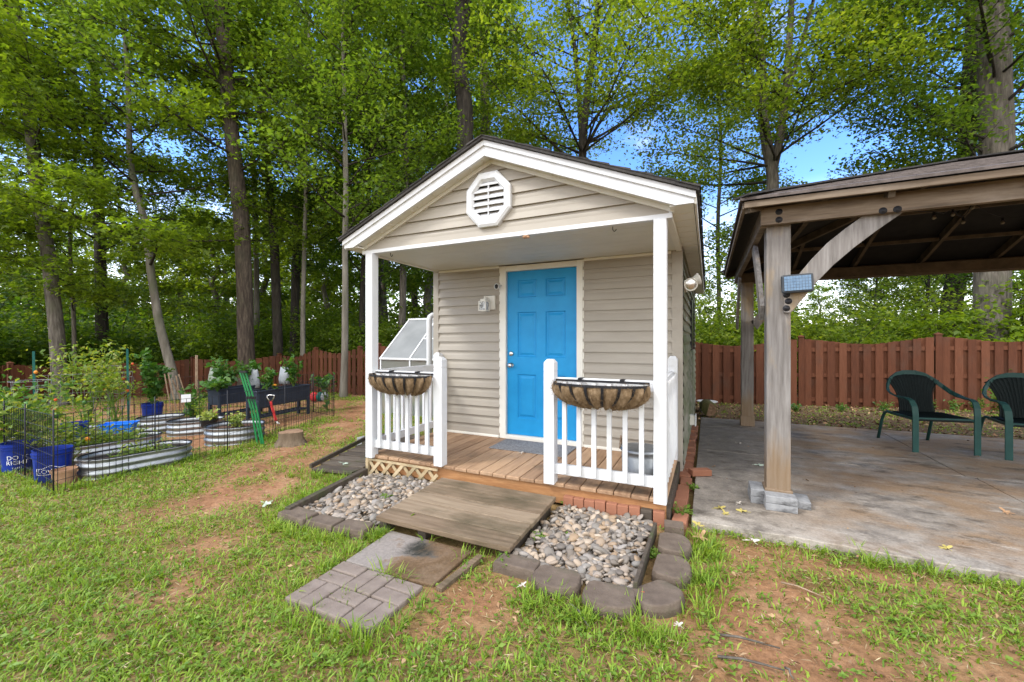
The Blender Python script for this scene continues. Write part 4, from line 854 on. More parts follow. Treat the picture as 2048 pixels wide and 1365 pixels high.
for i in range(1, 5): q.box(-.09, .09, -.0272, -.0258, -.058+i*.0232-.0006, -.058+i*.0232+.0006, M)
q.build('lens_grid', GREYPLAST, so_)
q = MB(); q.box(.60, .68, 3.985, 4.013, 1.84, 1.90); q.build('bracket', GREYPLAST, so_)
# string lights under the gazebo roof
sl_ = thing('string_lights', 'string of clear round bulbs hanging under the gazebo roof', 'string lights', (2.4, 5.0, 2.6))
bp = [at(px_, py_, Y) for px_, py_, Y in ((1868,436,4.2),(1906,430,4.35),(1926,445,4.5),(1945,416,4.4),(2005,446,4.7),(2075,436,4.7))]
q = MB(); wp = []
for i, b_ in enumerate(bp):
    wp.append(b_+Vector((0,0,.06)))
    if i < len(bp)-1: wp.append((b_+bp[i+1])/2+Vector((0,0,.03)))
q.tube([Vector((wp[0].x-.5, wp[0].y-.3, wp[0].z+.0))]+wp+[wp[-1]+Vector((.6,.2,.0))], .004, 5); q.build('wire', IRON, sl_)
BULB = pmat('bulb_glass', [(.3, (.16,.14,.10)), (.7, (.26,.23,.18))], .1, 10, bump=0)
for b_ in bp:
    q = MB(); q.sphere(b_, .019, 12, 8); bb = q.build('bulb', BULB, sl_, smooth=True)
    q = MB(); q.lathe([(0,.055),(.011,.055),(.012,.022),(0,.022)], b_, 8); q.build('socket', BLACKP, bb)

# ------------------------------------------------------------------ chairs
def chair(loc, rz, label):
    t = thing('patio_chair', label, 'chair', loc, rz, 'green patio chairs under the gazebo')
    W = .305
    pts = []; wid = []
    def half(s):
        P = [(s*W, 0, 0), (s*W, .0, .25), (s*W, .0, .46), (s*(W+.004), .012, .56), (s*(W+.012), .05, .625), (s*(W+.02), .11, .648), (s*(W+.035), .24, .652), (s*(W+.045), .36, .668), (s*(W+.035), .46, .70), (s*(W+.0), .545, .765), (s*(W-.06), .605, .845), (s*(W-.14), .635, .905), (s*.07, .65, .935)]
        Wd = [(.032, 0, 0)]*4+[(.031, -.004, 0)]+[(.030, 0, .0)]*2+[(.026, .012, .012), (.018, .02, .018), (.010, .018, .026), (.004, .012, .030), (.0, .008, .032), (.0, .006, .033)]
        Wd = [(s*w[0], w[1], w[2]) for w in Wd] if s > 0 else [(w[0], -w[1], -w[2]) for w in Wd]
        return P, Wd
    Pl, Wl = half(-1); Pr, Wr = half(1)
    q = MB(); q.strap(Pl+Pr[::-1], Wl+[tuple(w) for w in Wr[::-1]], .016)
    # keep the strap from twisting across the top: use mirrored half-widths
    q = MB(); q.strap(Pl, [(abs(w[0]), 0, -abs(w[2])) for w in Wl], .016); q.strap(Pr, [(abs(w[0]), 0, abs(w[2])) for w in Wr], .016)
    q.strap([Pl[-1], (-.03, .652, .938), (.03, .652, .938), Pr[-1]], [(0, .004, .032)]*4, .016)
    q.build('arm_frame', CHAIRM, t, local=True, smooth=False, bevel=.003)
    b = MB(); N = 14; rows = 12; V = []
    for j in range(rows+1):
        s = j/rows; wv = .155+.04*(1-s)**2+.135*s**2.2; zc = .415+.50*s; yc = .50+.135*s
        for i in range(N+1):
            u = -1+2*i/N; V.append((u*wv, yc-.035*u*u*s-.0, zc-.07*u*u*s**2))
    F = [(j*(N+1)+i, j*(N+1)+i+1, (j+1)*(N+1)+i+1, (j+1)*(N+1)+i) for j in range(rows) for i in range(N)]
    b.add(V, F); bo = b.build('woven_back', WICKER, t, local=True, smooth=True, fix=False); so2 = bo.modifiers.new('thick', 'SOLIDIFY'); so2.thickness = .012
    st = MB()
    for i in range(N+1):
        if i % 1 == 0: st.tube([Vector(V[j*(N+1)+i])+Vector((0,-.010,0)) for j in range(rows+1)], .0045, 4)
    st.build('back_weave', WICKER, bo, local=True)
    q = MB(); q.box(-.262, .262, .03, .51, .405, .425); q.tube([(-.262, .025, .405), (.262, .025, .405)], .022, 10); q.tube([(-.262, .51, .412), (.262, .51, .412)], .016, 10)
    for i in range(24): q.tube([(-.262+i*.0228, .03, .427), (-.262+i*.0228, .51, .427)], .006, 4)
    q.build('woven_seat', WICKER, t, local=True)
    q = MB(); q.bar((-W+.01, .02, .412), (W-.01, .02, .412), .03, .03); q.bar((-W+.01, .0, .40), (-W+.03, .54, .40), .02, .035); q.bar((W-.01, .0, .40), (W-.03, .54, .40), .02, .035); q.build('seat_frame', CHAIRM, t, local=True, bevel=.004)
    for s in (-1, 1):
        q = MB(); q.tube([(s*.272, .50, .40), (s*.275, .60, .405), (s*.278, .655, .385), (s*.282, .71, .28), (s*.285, .79, .0)], .018, 10); q.build('rear_leg', CHAIRM, t, local=True, smooth=True)
    return t
c1 = chair((2.60, 6.765, PZ), R(11), 'green metal patio chair with woven back, whole in view by the fence')
c2 = copy_tree(c1); c2.location = (3.42, 6.70, PZ); c2.rotation_euler = (0, 0, R(-4)); c2['label'] = 'green metal patio chair at the right edge, partly cut off by the frame'

# ------------------------------------------------------------------ fences
def fence(name, label, posts, dip=.11, pitch=.225, pw=.14, ph=.1, first=True):
    """posts: (x, y, ztop of post); shadowbox panels between them"""
    base = posts[len(posts)//2]; t = thing(name, label, 'fence', (base[0], base[1], float(zt(base[0], base[1]))))
    for x, y, z in posts:
        b0 = float(zt(x, y))-.15; q = MB(); ang = 0
        q.box(x-.05, x+.05, y-.05, y+.05, b0, z); po = q.build('post', FENCEW, t, bevel=.004)
        q = MB(); q.box(x-.062, x+.062, y-.062, y+.062, z, z+.016); q.add([(x-.055, y-.055, z+.016), (x+.055, y-.055, z+.016), (x+.055, y+.055, z+.016), (x-.055, y+.055, z+.016), (x, y, z+.05)], [(0,1,4),(1,2,4),(2,3,4),(3,0,4)]); q.build('cap', FENCEW, po)
    for (xa, ya, za), (xb, yb, zb) in zip(posts[:-1], posts[1:]):
        d = Vector((xb-xa, yb-ya, 0)); L = d.length; d.normalize(); nrm = Vector((d.y, -d.x, 0))
        if nrm.dot(Vector((xa, ya, 0))) > 0: nrm = -nrm          # towards the yard
        rl = MB()
        zga, zgb = float(zt(xa, ya)), float(zt(xb, yb))
        for h in (.10, .47, .86):
            rl.bar(Vector((xa, ya, zga+(za-.08-zga)*h)), Vector((xb, yb, zgb+(zb-.08-zgb)*h)), .022, .085)
        q = MB()
        s = .05+pw/2; k_ = 0
        while s < L-.05:
            f = s/L; zp = za+(zb-za)*f-.035-dip*math.sin(math.pi*f)**1.0*(1-.25*math.cos(2*math.pi*f)); c_ = Vector((xa, ya, 0))+d*s+nrm*(.021 if k_ % 2 == 0 else -.021)
            b0 = float(zt(c_.x, c_.y))-.04+random.uniform(-.015, .02); w2 = (pw if k_ % 2 == 0 else pw*1.0)/2
            dz = (zb-za)/L*w2; M = Matrix.Translation((c_.x, c_.y, 0)) @ Matrix.Rotation(math.atan2(d.y, d.x)+random.uniform(-.012, .012), 4, 'Z')
            q.box(-w2, w2, -.008, .008, b0, zp+random.uniform(-.006, .006), M)
            s += pitch/2; k_ += 1
        p_ = q.build('picket_panel', FENCEW, t); rl.build('rail', FENCEW, p_)
    return t
dx, dy = 2.459, .602
back = [(1.841+dx*k_, 10.905+dy*k_, 1.50+.045*k_) for k_ in range(-4, 3)]
fence('privacy_fence', 'red brown shadowbox privacy fence with scalloped top behind the patio and shed', back)
def sub(p0, p1):
    n_ = max(1, round((Vector(p1)-Vector(p0)).to_2d().length/2.4)); return [tuple(Vector(p0).lerp(Vector(p1), i/n_)) for i in range(n_)]
LP = [at(-160,731,8.4), at(20,727,11.0), at(205,722,13.2), at(385,716,14.6), at(559,709,14.2), at(632,697,13.0), at(720,695,11.6)]
lf = []
for a_, b_ in zip(LP[:-1], LP[1:]): lf += sub(a_, b_)
lf.append(tuple(LP[-1])); last = back[0]; lf.append((last[0]-.12, last[1]-.04, last[2]))
fence('privacy_fence', 'red brown shadowbox privacy fence stepping along the woods behind the garden', lf, pitch=.25)
# ------------------------------------------------------------------ leaves and plants
def unit(a): return a/np.maximum(np.linalg.norm(a, axis=-1, keepdims=True), 1e-9)
def leaf_quads(C, D, N, L, W, fold=.12, curl=.0):
    """kite-shaped leaves: C centres, D pointing directions, N normals, L lengths, W widths"""
    D = unit(D); Rr = unit(np.cross(D, N)); N = np.cross(Rr, D); L = np.asarray(L)[..., None]; W = np.asarray(W)[..., None]
    a = C-D*L*.5; t = C+D*L*.5-N*L*curl; m_ = C-D*L*.08
    return np.stack([a, m_+Rr*W*.5+N*W*fold, t, m_-Rr*W*.5+N*W*fold], 1).reshape(-1, 3)
def maple_quads(C, D, N, L):
    """lobed leaves: three kites fanning from one stalk, sharing a corner so that they stay one island"""
    D = unit(D); Rr = unit(np.cross(D, N)); N = np.cross(Rr, D); L = np.asarray(L)[..., None]
    a = C-D*L*.45; out = []
    for ang, ln in ((0, 1.), (1.0, .82), (-1.0, .82)):
        d = D*math.cos(ang)+Rr*math.sin(ang); r = Rr*math.cos(ang)-D*math.sin(ang)
        m_ = a+d*L*ln*.5; out.append(np.stack([a, m_+r*L*.22, a+d*L*ln-N*L*.1, m_-r*L*.22], 1))
    return np.concatenate([o[:, None] for o in out], 1).reshape(-1, 3)
def rand_dirs(n, zmu=0., zs=.3, rng=RNG):
    a = rng.uniform(0, 2*math.pi, n); return unit(np.stack([np.cos(a), np.sin(a), rng.normal(zmu, zs, n)], 1))
def plant(name, label, cat, base, h, spread, mat, nl, ls, nst=5, group=None, fruit=None, droop=0., rng=None, lo=.15, stem_m=None):
    rng = rng or np.random.default_rng(int(abs(base[0]*971+base[1]*577)*10) % 99991)
    t = thing(name, label, cat, base, 0, group); st = MB(); P = []
    for i in range(nst):
        a = rng.uniform(0, 6.28); r = spread*rng.uniform(.15, 1)**.7; hh = h*rng.uniform(.65, 1); pts = []
        for k in range(7):
            s = k/6; pts.append((math.cos(a)*r*s**1.3+rng.normal(0, .012), math.sin(a)*r*s**1.3+rng.normal(0, .012), hh*s-droop*r*s**3))
        st.tube(pts, [.007*(1-.7*k/6)+.002 for k in range(7)], 5); P += [np.array(p_) for p_ in pts]
        for k in range(2, 7):
            for _ in range(2):
                d = rand_dirs(1, .25, .3, rng)[0]*spread*.38*rng.uniform(.4, 1); e = np.array(pts[k])+d; st.tube([pts[k], e], .0025, 4); P += [e, (e+np.array(pts[k]))/2]
    st.build('stem', stem_m or WEED, t, local=True, smooth=True)
    P = np.array(P); w = np.clip((P[:, 2]/h-lo)/.25, .03, 1); w /= w.sum()
    C = P[rng.choice(len(P), nl, p=w)]+rng.normal(0, spread*.14, (nl, 3)); C[:, 2] = np.abs(C[:, 2])
    L = ls*rng.uniform(.55, 1.25, nl); me = quads_mesh('leaves', leaf_quads(C, rand_dirs(nl, -.45, .35, rng), rand_dirs(nl, 1.3, .6, rng), L, L*.52, .15, .12))
    link_mesh('leaves', me, mat, t, local=True)
    for (m_, n_, r_, z0, z1) in (fruit or []):
        for k in range(n_):
            q = MB(); a = rng.uniform(0, 6.28); rr = spread*rng.uniform(.3, .9); q.sphere((math.cos(a)*rr, math.sin(a)*rr, rng.uniform(z0, z1)*h), r_*rng.uniform(.7, 1.1), 10, 7, (1, 1, 1.15)); q.build('fruit', m_, t, local=True, smooth=True)
    return t
ORANGE = pmat('orange_fruit', [(.3, (.62,.20,.02)), (.7, (.70,.28,.04))], .35, 5, bump=0); REDF = pmat('red_fruit', [(.3, (.55,.06,.02)), (.7, (.6,.12,.03))], .35, 5, bump=0); GREENF = pmat('green_fruit', [(.3, (.05,.14,.03)), (.7, (.09,.2,.05))], .35, 5, bump=0)

# ------------------------------------------------------------------ kitchen garden on the left
def gz_(p): return Vector((p.x, p.y, float(zt(p.x, p.y))))
def bed(label, pl, Yl, pr, Yr, r, h=.21, soil=.05):
    a = at(pl, 682, Yl); b_ = at(pr, 682, Yr); a.z = b_.z = 0; d = (b_-a); L = d.length; d.normalize(); nn = Vector((-d.y, d.x, 0)); c_ = (a+b_)/2; z0 = float(zt(c_.x, c_.y))-.03
    half = max(L/2-r, .02); ring = []
    for i in range(17): t = -math.pi/2+math.pi*i/16; ring.append((half+r*math.cos(t), r*math.sin(t)))
    for i in range(17): t = math.pi/2+math.pi*i/16; ring.append((-half+r*math.cos(t), r*math.sin(t)))
    n_ = len(ring); t = thing('raised_bed', label, 'raised bed', (c_.x, c_.y, z0), math.atan2(d.y, d.x), 'corrugated raised beds')
    prof = []; nz_ = 25
    for j in range(nz_): z = (h+.03)*j/(nz_-1); prof.append((z, .009*math.cos(z/(h+.03)*2*math.pi*3.0)))
    vs = []
    for z, o in prof:
        for (x, y) in ring:
            cx_ = max(-half, min(half, x)); vv = Vector((x-cx_, y, 0)); vv = vv.normalized()*(r+o); vs.append((cx_+vv.x, vv.y, z))
    q = MB(); q.add(vs, [(j*n_+i, j*n_+(i+1)%n_, (j+1)*n_+(i+1)%n_, (j+1)*n_+i) for j in range(nz_-1) for i in range(n_)])
    o = q.build('corrugated_wall', GALV, t, local=True, smooth=True, fix=False); sm = o.modifiers.new('thick', 'SOLIDIFY'); sm.thickness = .006; sm.offset = -1
    q = MB(); q.tube([(x, y, h+.032) for x, y in ring]+[(ring[0][0], ring[0][1], h+.032)], .009, 6); q.build('rim', IRON, t, local=True, smooth=True)
    q = MB(); q.add([(0, 0, h-soil+.03)]+[(x*.985, y*.97, h-soil+.012*math.sin(i*1.3)) for i, (x, y) in enumerate(ring)], [(0, 1+i, 1+(i+1)%n_) for i in range(n_)]); q.build('soil', SOIL, t, local=True)
    return t, z0+h-soil+.02
bA, zA_ = bed('front corrugated steel bed, long oval just inside the wire fence', 156, 4.55, 381, 5.40, .25)
bB, zB_ = bed('second corrugated steel bed, directly behind the front one and full of low greens', 120, 5.15, 322, 6.0, .24, .22)
bC, zC_ = bed('corrugated steel bed with a blue tub on its right end', 15, 6.05, 226, 6.9, .24, .20)
bD, zD_ = bed('corrugated steel bed in front of the tall pepper plant pot', 272, 7.0, 369, 7.5, .26, .24)
bE, zE_ = bed('corrugated steel bed with a black pot of lettuce on its edge', 333, 6.72, 449, 7.15, .26, .22)
bF, zF_ = bed('shortest roundish corrugated steel bed behind the green folded stakes', 411, 6.15, 529, 6.4, .33, .24, .035)
def text_mesh(s, size):
    cu = bpy.data.curves.new('print', 'FONT'); cu.body = s; cu.size = size; cu.align_x = 'CENTER'; cu.resolution_u = 3; o = bpy.data.objects.new('print', cu); COL.objects.link(o)
    dg = bpy.context.evaluated_depsgraph_get(); me = bpy.data.meshes.new_from_object(o.evaluated_get(dg)); bpy.data.objects.remove(o); return me
def bucket(label, base, r=.150, h=.35, texts=(), yaw=0., lines=(), hx=True):
    t = thing('blue_bucket', label, 'bucket', base, 0, 'blue garden buckets'); q = MB(); rb = r*.87
    q.lathe([(0, .006), (rb, .006), (rb*.995, 0), (rb+(r-rb)*.78, h*.78), (r+.006, h*.785), (r+.008, h*.82), (r*.985, h*.825), (r*.985, h*.87), (r+.010, h*.875), (r+.012, h*.905), (r*.99, h*.91), (r, h*.985), (r+.006, h), (r-.006, h), (r-.012, h*.8), (0, h*.8)], n=40); q.build('bucket_body', BUCKET, t, local=True, smooth=False)
    s_ = MB(); s_.add([(0, 0, h*.86)]+[((r-.010)*math.cos(i*.314), (r-.010)*math.sin(i*.314), h*.84) for i in range(20)], [(0, 1+i, 1+(i+1)%20) for i in range(20)]); s_.build('soil', SOIL, t, local=True)
    def wrap(u, z, off=.0025):
        rr = rb+(r-rb)*z/h+off; a = yaw+u/r; return (rr*math.sin(a), -rr*math.cos(a), z)
    if texts:
        for (s, size, z) in texts:
            me = text_mesh(s, size); lm = MB(); lm.add([wrap(v.co.x, z+v.co.y) for v in me.vertices], [tuple(p_.vertices) for p_ in me.polygons]); lm.build('lettering', LETTER, t, local=True, fix=False)
        lm = MB()
        for (u0, z0, u1, z1, w) in lines:
            k_ = 8
            for i in range(k_):
                A = (u0+(u1-u0)*i/k_, z0+(z1-z0)*i/k_); B = (u0+(u1-u0)*(i+1)/k_, z0+(z1-z0)*(i+1)/k_); dv = Vector((B[0]-A[0], B[1]-A[1])).normalized(); nx, nz2 = -dv.y*w/2, dv.x*w/2
                lm.add([wrap(A[0]+nx, A[1]+nz2), wrap(A[0]-nx, A[1]-nz2), wrap(B[0]-nx, B[1]-nz2), wrap(B[0]+nx, B[1]+nz2)], [(0,1,2,3)])
        if lines: lm.build('printed_outline', LETTER, t, local=True, fix=False)
    return t
def yaw_to_cam(p): return math.atan2(-p.x, p.y) if False else math.atan2((0-p.x), -(0-p.y))
p1 = gz_(at(38, 682, 5.0)); p2 = gz_(at(106, 682, 4.55))
bucket('blue bucket with a white printed slogan, left of the front pair', p1, .155, .34, (("DO IT", .068, .155), ("RIGHT", .068, .095), ("CARRY", .028, .045)), yaw_to_cam(p1)-.1)
bucket('blue bucket with a white house outline and lettering, right of the front pair', p2, .155, .35, (("LOWE'S", .062, .11),), yaw_to_cam(p2)-.12,
       ((-.125, .095, .125, .095, .006), (-.125, .095, -.125, .16, .006), (.125, .095, .125, .16, .006), (-.125, .16, -.07, .16, .006), (-.07, .16, 0, .192, .006), (0, .192, .07, .16, .006), (.07, .16, .125, .16, .006)))
p3 = gz_(at(150, 682, 6.3)); bucket('blue bucket half hidden by tomato leaves behind the second bed', p3, .15, .34)
p4 = gz_(at(305, 682, 8.3)); bucket('blue bucket holding a tall leafy pepper plant', p4, .17, .36)
pt = at(238, 682, 6.45); tz = zC_+.0; q = thing('blue_tub', 'bright blue plastic tub resting on the corner of a steel bed', 'tub', (pt.x, pt.y, tz+.03), R(50))
m_ = MB(); P_ = [(-.2,-.13),(.2,-.13),(.2,.13),(-.2,.13)]; vs = [(x*.85, y*.85, 0) for x, y in P_]+[(x, y, .15) for x, y in P_]+[(x*1.06, y*1.08, .15) for x, y in P_]+[(x*1.06, y*1.08, .135) for x, y in P_]
m_.add(vs, [(3,2,1,0)]+[(k*4+i, k*4+(i+1)%4, k*4+4+(i+1)%4, k*4+4+i) for k in range(3) for i in range(4)]); m_.build('tub_body', TUBBLUE, q, local=True, bevel=.012, fix=False)
pb_ = gz_(at(128, 682, 4.42)); q = MB(); q.lathe([(0, .004), (.075, .004), (.078, 0), (.098, .13), (.104, .13), (.105, .155), (.094, .155), (.09, .12), (0, .12)], pb_, 24); tag(set_origin(q.build('clay_pot', TERRA), pb_), 'tan clay pot beside the blue bucket and front steel bed', 'pot')
pk = at(418, 682, 6.75); q = thing('lettuce_pot', 'black pot of pale lettuce on the edge of a steel bed', 'pot plant', (pk.x, pk.y, zE_-.02)); m_ = MB(); m_.lathe([(0, 0), (.10, 0), (.125, .10), (.132, .10), (.132, .12), (.115, .12), (0, .10)], n=24); m_.build('pot', BLACKP, q, local=True)
C = RNG.normal(0, .05, (160, 3)); C[:, 2] = .13+np.abs(C[:, 2]); link_mesh('lettuce_leaves', quads_mesh('lettuce_leaves', leaf_quads(C, rand_dirs(160, .6, .4), rand_dirs(160, .7, .5), RNG.uniform(.05, .09, 160), RNG.uniform(.05, .08, 160), .3)), LETTUCE, q, local=True)
# elevated planters
def planter(label, px_, py_, Y, L=1.2, D=.28):
    a = at(px_, py_, Y); dc = (.28, .96); dx_, dy_ = dc[0]*CS-dc[1]*SN, dc[0]*SN+dc[1]*CS; rz = math.atan2(dy_, dx_); zg = float(zt(a.x, a.y)); zt_ = a.z-zg
    t = thing('elevated_planter', label, 'planter', (a.x, a.y, zg), rz, 'elevated charcoal planters'); bh = .31
    q = MB(); P_ = [(0, 0), (L, 0), (L, D), (0, D)]; i_ = .02; c0 = [(.02, .015), (L-.02, .015), (L-.02, D-.015), (.02, D-.015)]
    vs = [(x, y, zt_-bh) for x, y in c0]+[(x, y, zt_-.03) for x, y in P_]+[(x-.012 if x < .1 else x+.012, y-.012 if y < .1 else y+.012, zt_-.03) for x, y in P_]+[(x-.012 if x < .1 else x+.012, y-.012 if y < .1 else y+.012, zt_) for x, y in P_]+[(x+.02 if x < .1 else x-.02, y+.02 if y < .1 else y-.02, zt_) for x, y in P_]+[(x+.02 if x < .1 else x-.02, y+.02 if y < .1 else y-.02, zt_-.05) for x, y in P_]
    q.add(vs, [(3,2,1,0)]+[(k*4+i, k*4+(i+1)%4, k*4+4+(i+1)%4, k*4+4+i) for k in range(5) for i in range(4)]); q.build('planter_box', PLANTERBOX, t, local=True, bevel=.006, fix=False)
    q = MB(); q.box(.02, L-.02, .02, D-.02, zt_-.06, zt_-.035); q.build('soil', SOIL, t, local=True)
    for x in (.035, L-.035):
        for y in (.02, D-.02): q = MB(); q.box(x-.024, x+.024, y-.024, y+.024, -.05, zt_-.06); q.build('leg', PLANTERBOX, t, local=True, bevel=.006)
    q = MB(); q.box(.05, L-.05, .02, .05, .12, .15); q.box(.05, L-.05, D-.05, D-.02, .12, .15)
    for i in range(10): q.box(.06+i*(L-.14)/9, .10+i*(L-.14)/9, .05, D-.05, .13, .145)
    q.build('shelf', PLANTERBOX, t, local=True)
    return t, a, Vector((dx_, dy_, 0)), Vector((-dy_, dx_, 0))
t1, a1, d1, n1 = planter('charcoal elevated planter with tall pepper plants, left one of two', 437, 779, 7.75)
t2, a2, d2, n2 = planter('charcoal elevated planter with orange flower, right one of two beside the red garden fork', 515, 783, 7.35, 1.25)
G1 = 'pepper plants in the garden'
def pl_at(a, d, n, s, o): p_ = a+d*s+n*o; p_.z = a.z-.05; return p_
plant('pepper_plant', 'tall dark green pepper plant at the left end of the left planter', 'plant', pl_at(a1, d1, n1, .22, .14), .62, .30, LEAF_PEP, 260, .12, 7, 'peppers in the planters')
plant('pepper_plant', 'drooping pepper plant hanging over the front of the left planter', 'plant', pl_at(a1, d1, n1, .05, .05), .34, .30, LEAF_PEP, 170, .12, 6, 'peppers in the planters', droop=.5)
plant('pepper_plant', 'bushy pepper plant behind the green folded stakes', 'plant', pl_at(a1, d1, n1, .8, .14), .55, .28, LEAF_PEP, 220, .11, 6, 'peppers in the planters')
plant('pepper_plant', 'small pepper plant in front of the pale grow bag', 'plant', pl_at(a2, d2, n2, .35, .14), .42, .16, LEAF_PEP, 130, .10, 4, 'peppers in the planters')
plant('pepper_plant', 'upright pepper plant at the right end of the right planter', 'plant', pl_at(a2, d2, n2, .95, .14), .62, .18, LEAF_PEP, 170, .12, 5, 'peppers in the planters')
f0 = pl_at(a2, d2, n2, .40, .03); fl_ = plant('marigold', 'orange flower at the front edge of the right planter', 'flower', f0, .13, .06, LEAF_PEP, 40, .05, 4)
q = MB(); q.sphere((0, 0, .12), .035, 12, 7, (1, 1, .6), .3); q.build('blossom', ORANGE, fl_, local=True)
plant('young_plant', 'leggy green plant by the right end of the wire fence', 'plant', gz_(at(655, 682, 8.9)), .80, .30, LEAF_PEP, 130, .14, 5, lo=.55)
plant('pepper_plant', 'tall pepper plant growing out of the far blue bucket', 'plant', p4+Vector((0,0,.28)), 1.05, .26, LEAF_PEP, 620, .125, 8, lo=.05)
bpl = gz_(at(388, 682, 7.9)); plant('pepper_plant', 'leaning pepper plant at the foot of the wooden stake', 'plant', bpl, .62, .28, LEAF_PEP, 170, .12, 5)
tg = 'tomato plants in the left of the garden'
FR = [(ORANGE, 1, .035, .3, .7), (REDF, 2, .024, .5, .8), (GREENF, 3, .035, .3, .8)]
plant('tomato_plant', 'sprawling green tomato plant over the two front buckets', 'tomato plant', gz_(at(70, 682, 5.35)), 1.02, .75, LEAF_TOM, 1050, .085, 15, tg, FR, .25)
plant('tomato_plant', 'tomato plant against the left green steel post', 'tomato plant', gz_(at(20, 682, 6.2)), 1.05, .6, LEAF_PEP, 900, .085, 12, tg, FR[:1], .25)
plant('tomato_plant', 'tall yellowing tomato plant tied to the wire cage', 'tomato plant', gz_(at(175, 682, 7.4)), 1.62, .85, LEAF_TOM, 1000, .085, 16, tg, FR, .35, lo=.45)
plant('tomato_plant', 'tomato plant beside the right green steel post', 'tomato plant', gz_(at(232, 682, 7.2)), 1.30, .40, LEAF_TOM, 480, .08, 9, tg, FR[1:2], .3, lo=.5)
plant('tomato_plant', 'low tomato plant trailing between bucket and beds', 'tomato plant', gz_(at(140, 682, 5.1)), .62, .42, LEAF_TOM, 420, .075, 8, tg, FR[:1], .2)
plant('green_seedlings', 'low leafy greens filling the second steel bed', 'plant', Vector((*bB.location[:2], zB_)), .13, .45, LEAF_TOM, 420, .06, 18, lo=-.1)
plant('green_seedlings', 'scattered seedlings in the front steel bed', 'plant', Vector((*bA.location[:2], zA_-.02)), .09, .30, LEAF_TOM, 170, .05, 14, lo=-.2)
plant('green_seedlings', 'pale green herb in the round steel bed', 'plant', Vector((*bF.location[:2], zF_-.01)), .22, .16, LETTUCE, 190, .06, 9, lo=-.1)
plant('green_seedlings', 'small tomato seedling behind the lettuce pot', 'plant', gz_(at(400, 682, 7.35))+Vector((0,0,.1)), .42, .16, LEAF_TOM, 130, .06, 5)
# posts, stakes, cages
def stake(name, label, cat, a, b_, w, h, m_, group=None): q = MB(); q.bar(a, b_, w, h, up=(.3, .8, .1)); return tag(set_origin(q.build(name, m_, bevel=.002), a), label, cat, group)
for px_, yt, Y, lab in ((72, 703, 6.9, 'green painted steel post left of the yellowing tomato plant'), (259, 698, 7.4, 'green painted steel post right of the yellowing tomato plant')):
    b_ = gz_(at(px_, 682, Y)); tp = at(px_-3, yt, Y); t = thing('steel_post', lab, 'post', b_); q = MB(); q.bar(b_-Vector((0,0,.1)), tp, .042, .010, up=(.4,.9,0)); q.bar(b_+Vector((0,-.012,-.1)), tp+Vector((0,-.012,0)), .008, .028, up=(.4,.9,0)); q.build('shaft', GREENPOST, t)
b_ = gz_(at(393, 682, 8.4)); stake('wooden_stake', 'bare wooden stake standing upright left of the planters', 'stake', b_-Vector((0,0,.1)), at(393, 711, 8.4), .045, .04, STICKW)
stake('wooden_stake', 'thin dark stake leaning beside the wooden stake', 'stake', gz_(at(405, 682, 8.3)), at(396, 760, 8.3), .022, .022, MOSSW)
for i, (xb, yb, xt, yt) in enumerate(((345, 800, 329, 748), (357, 806, 336, 747), (366, 800, 352, 752), (385, 800, 357, 749), (376, 806, 345, 760))):
    b_ = gz_(at(xb, 682, 8.35+.08*i)); stake('garden_stick', f'dry garden stick leaning in a bundle of sticks, {ordw[i]} from the left', 'stick', b_, at(xt, yt, 8.3+.05*i), .022, .022, STICKW, 'bundle of leaning sticks')
WIREM = pmat('grey_wire', [(.3, (.16,.17,.18)), (.7, (.26,.27,.28))], .5, 8, bump=0)
def cage(label, px_, Y, r=.2, h=1.15):
    b_ = gz_(at(px_, 682, Y)); q = MB()
    for z in (.3, .6, .9, h): q.tube([b_+Vector((r*(.7+.3*z/h)*math.cos(a), r*(.7+.3*z/h)*math.sin(a), z)) for a in [k*math.pi/8 for k in range(17)]], .0035, 4, cap=False)
    for k in range(5): a = k*1.2566; q.tube([b_+Vector((r*.7*math.cos(a), r*.7*math.sin(a), 0)), b_+Vector((r*math.cos(a), r*math.sin(a), h))], .0035, 4)
    tag(set_origin(q.build('tomato_cage', WIREM), b_), label, 'plant support')
cage('round wire tomato cage right of the yellowing tomato plant', 208, 7.5); cage('round wire tomato cage behind the front buckets', 60, 6.3, .22, 1.0); cage('round wire tomato cage nearest the right green post', 238, 8.2, .2, 1.0)
q = MB(); a_, b2_ = at(72, 752, 6.9), at(259, 745, 7.4)
for k in range(4): q.tube([a_+Vector((0,0,-.16*k)), b2_+Vector((0,0,-.16*k))], .0022, 4)
for k in range(9): p_ = a_.lerp(b2_, k/8); q.tube([p_, p_-Vector((0,0,.62))], .002, 4)
tag(set_origin(q.build('wire_trellis', WIREM), a_), 'galvanised wire trellis panel strung between the green steel posts', 'trellis')
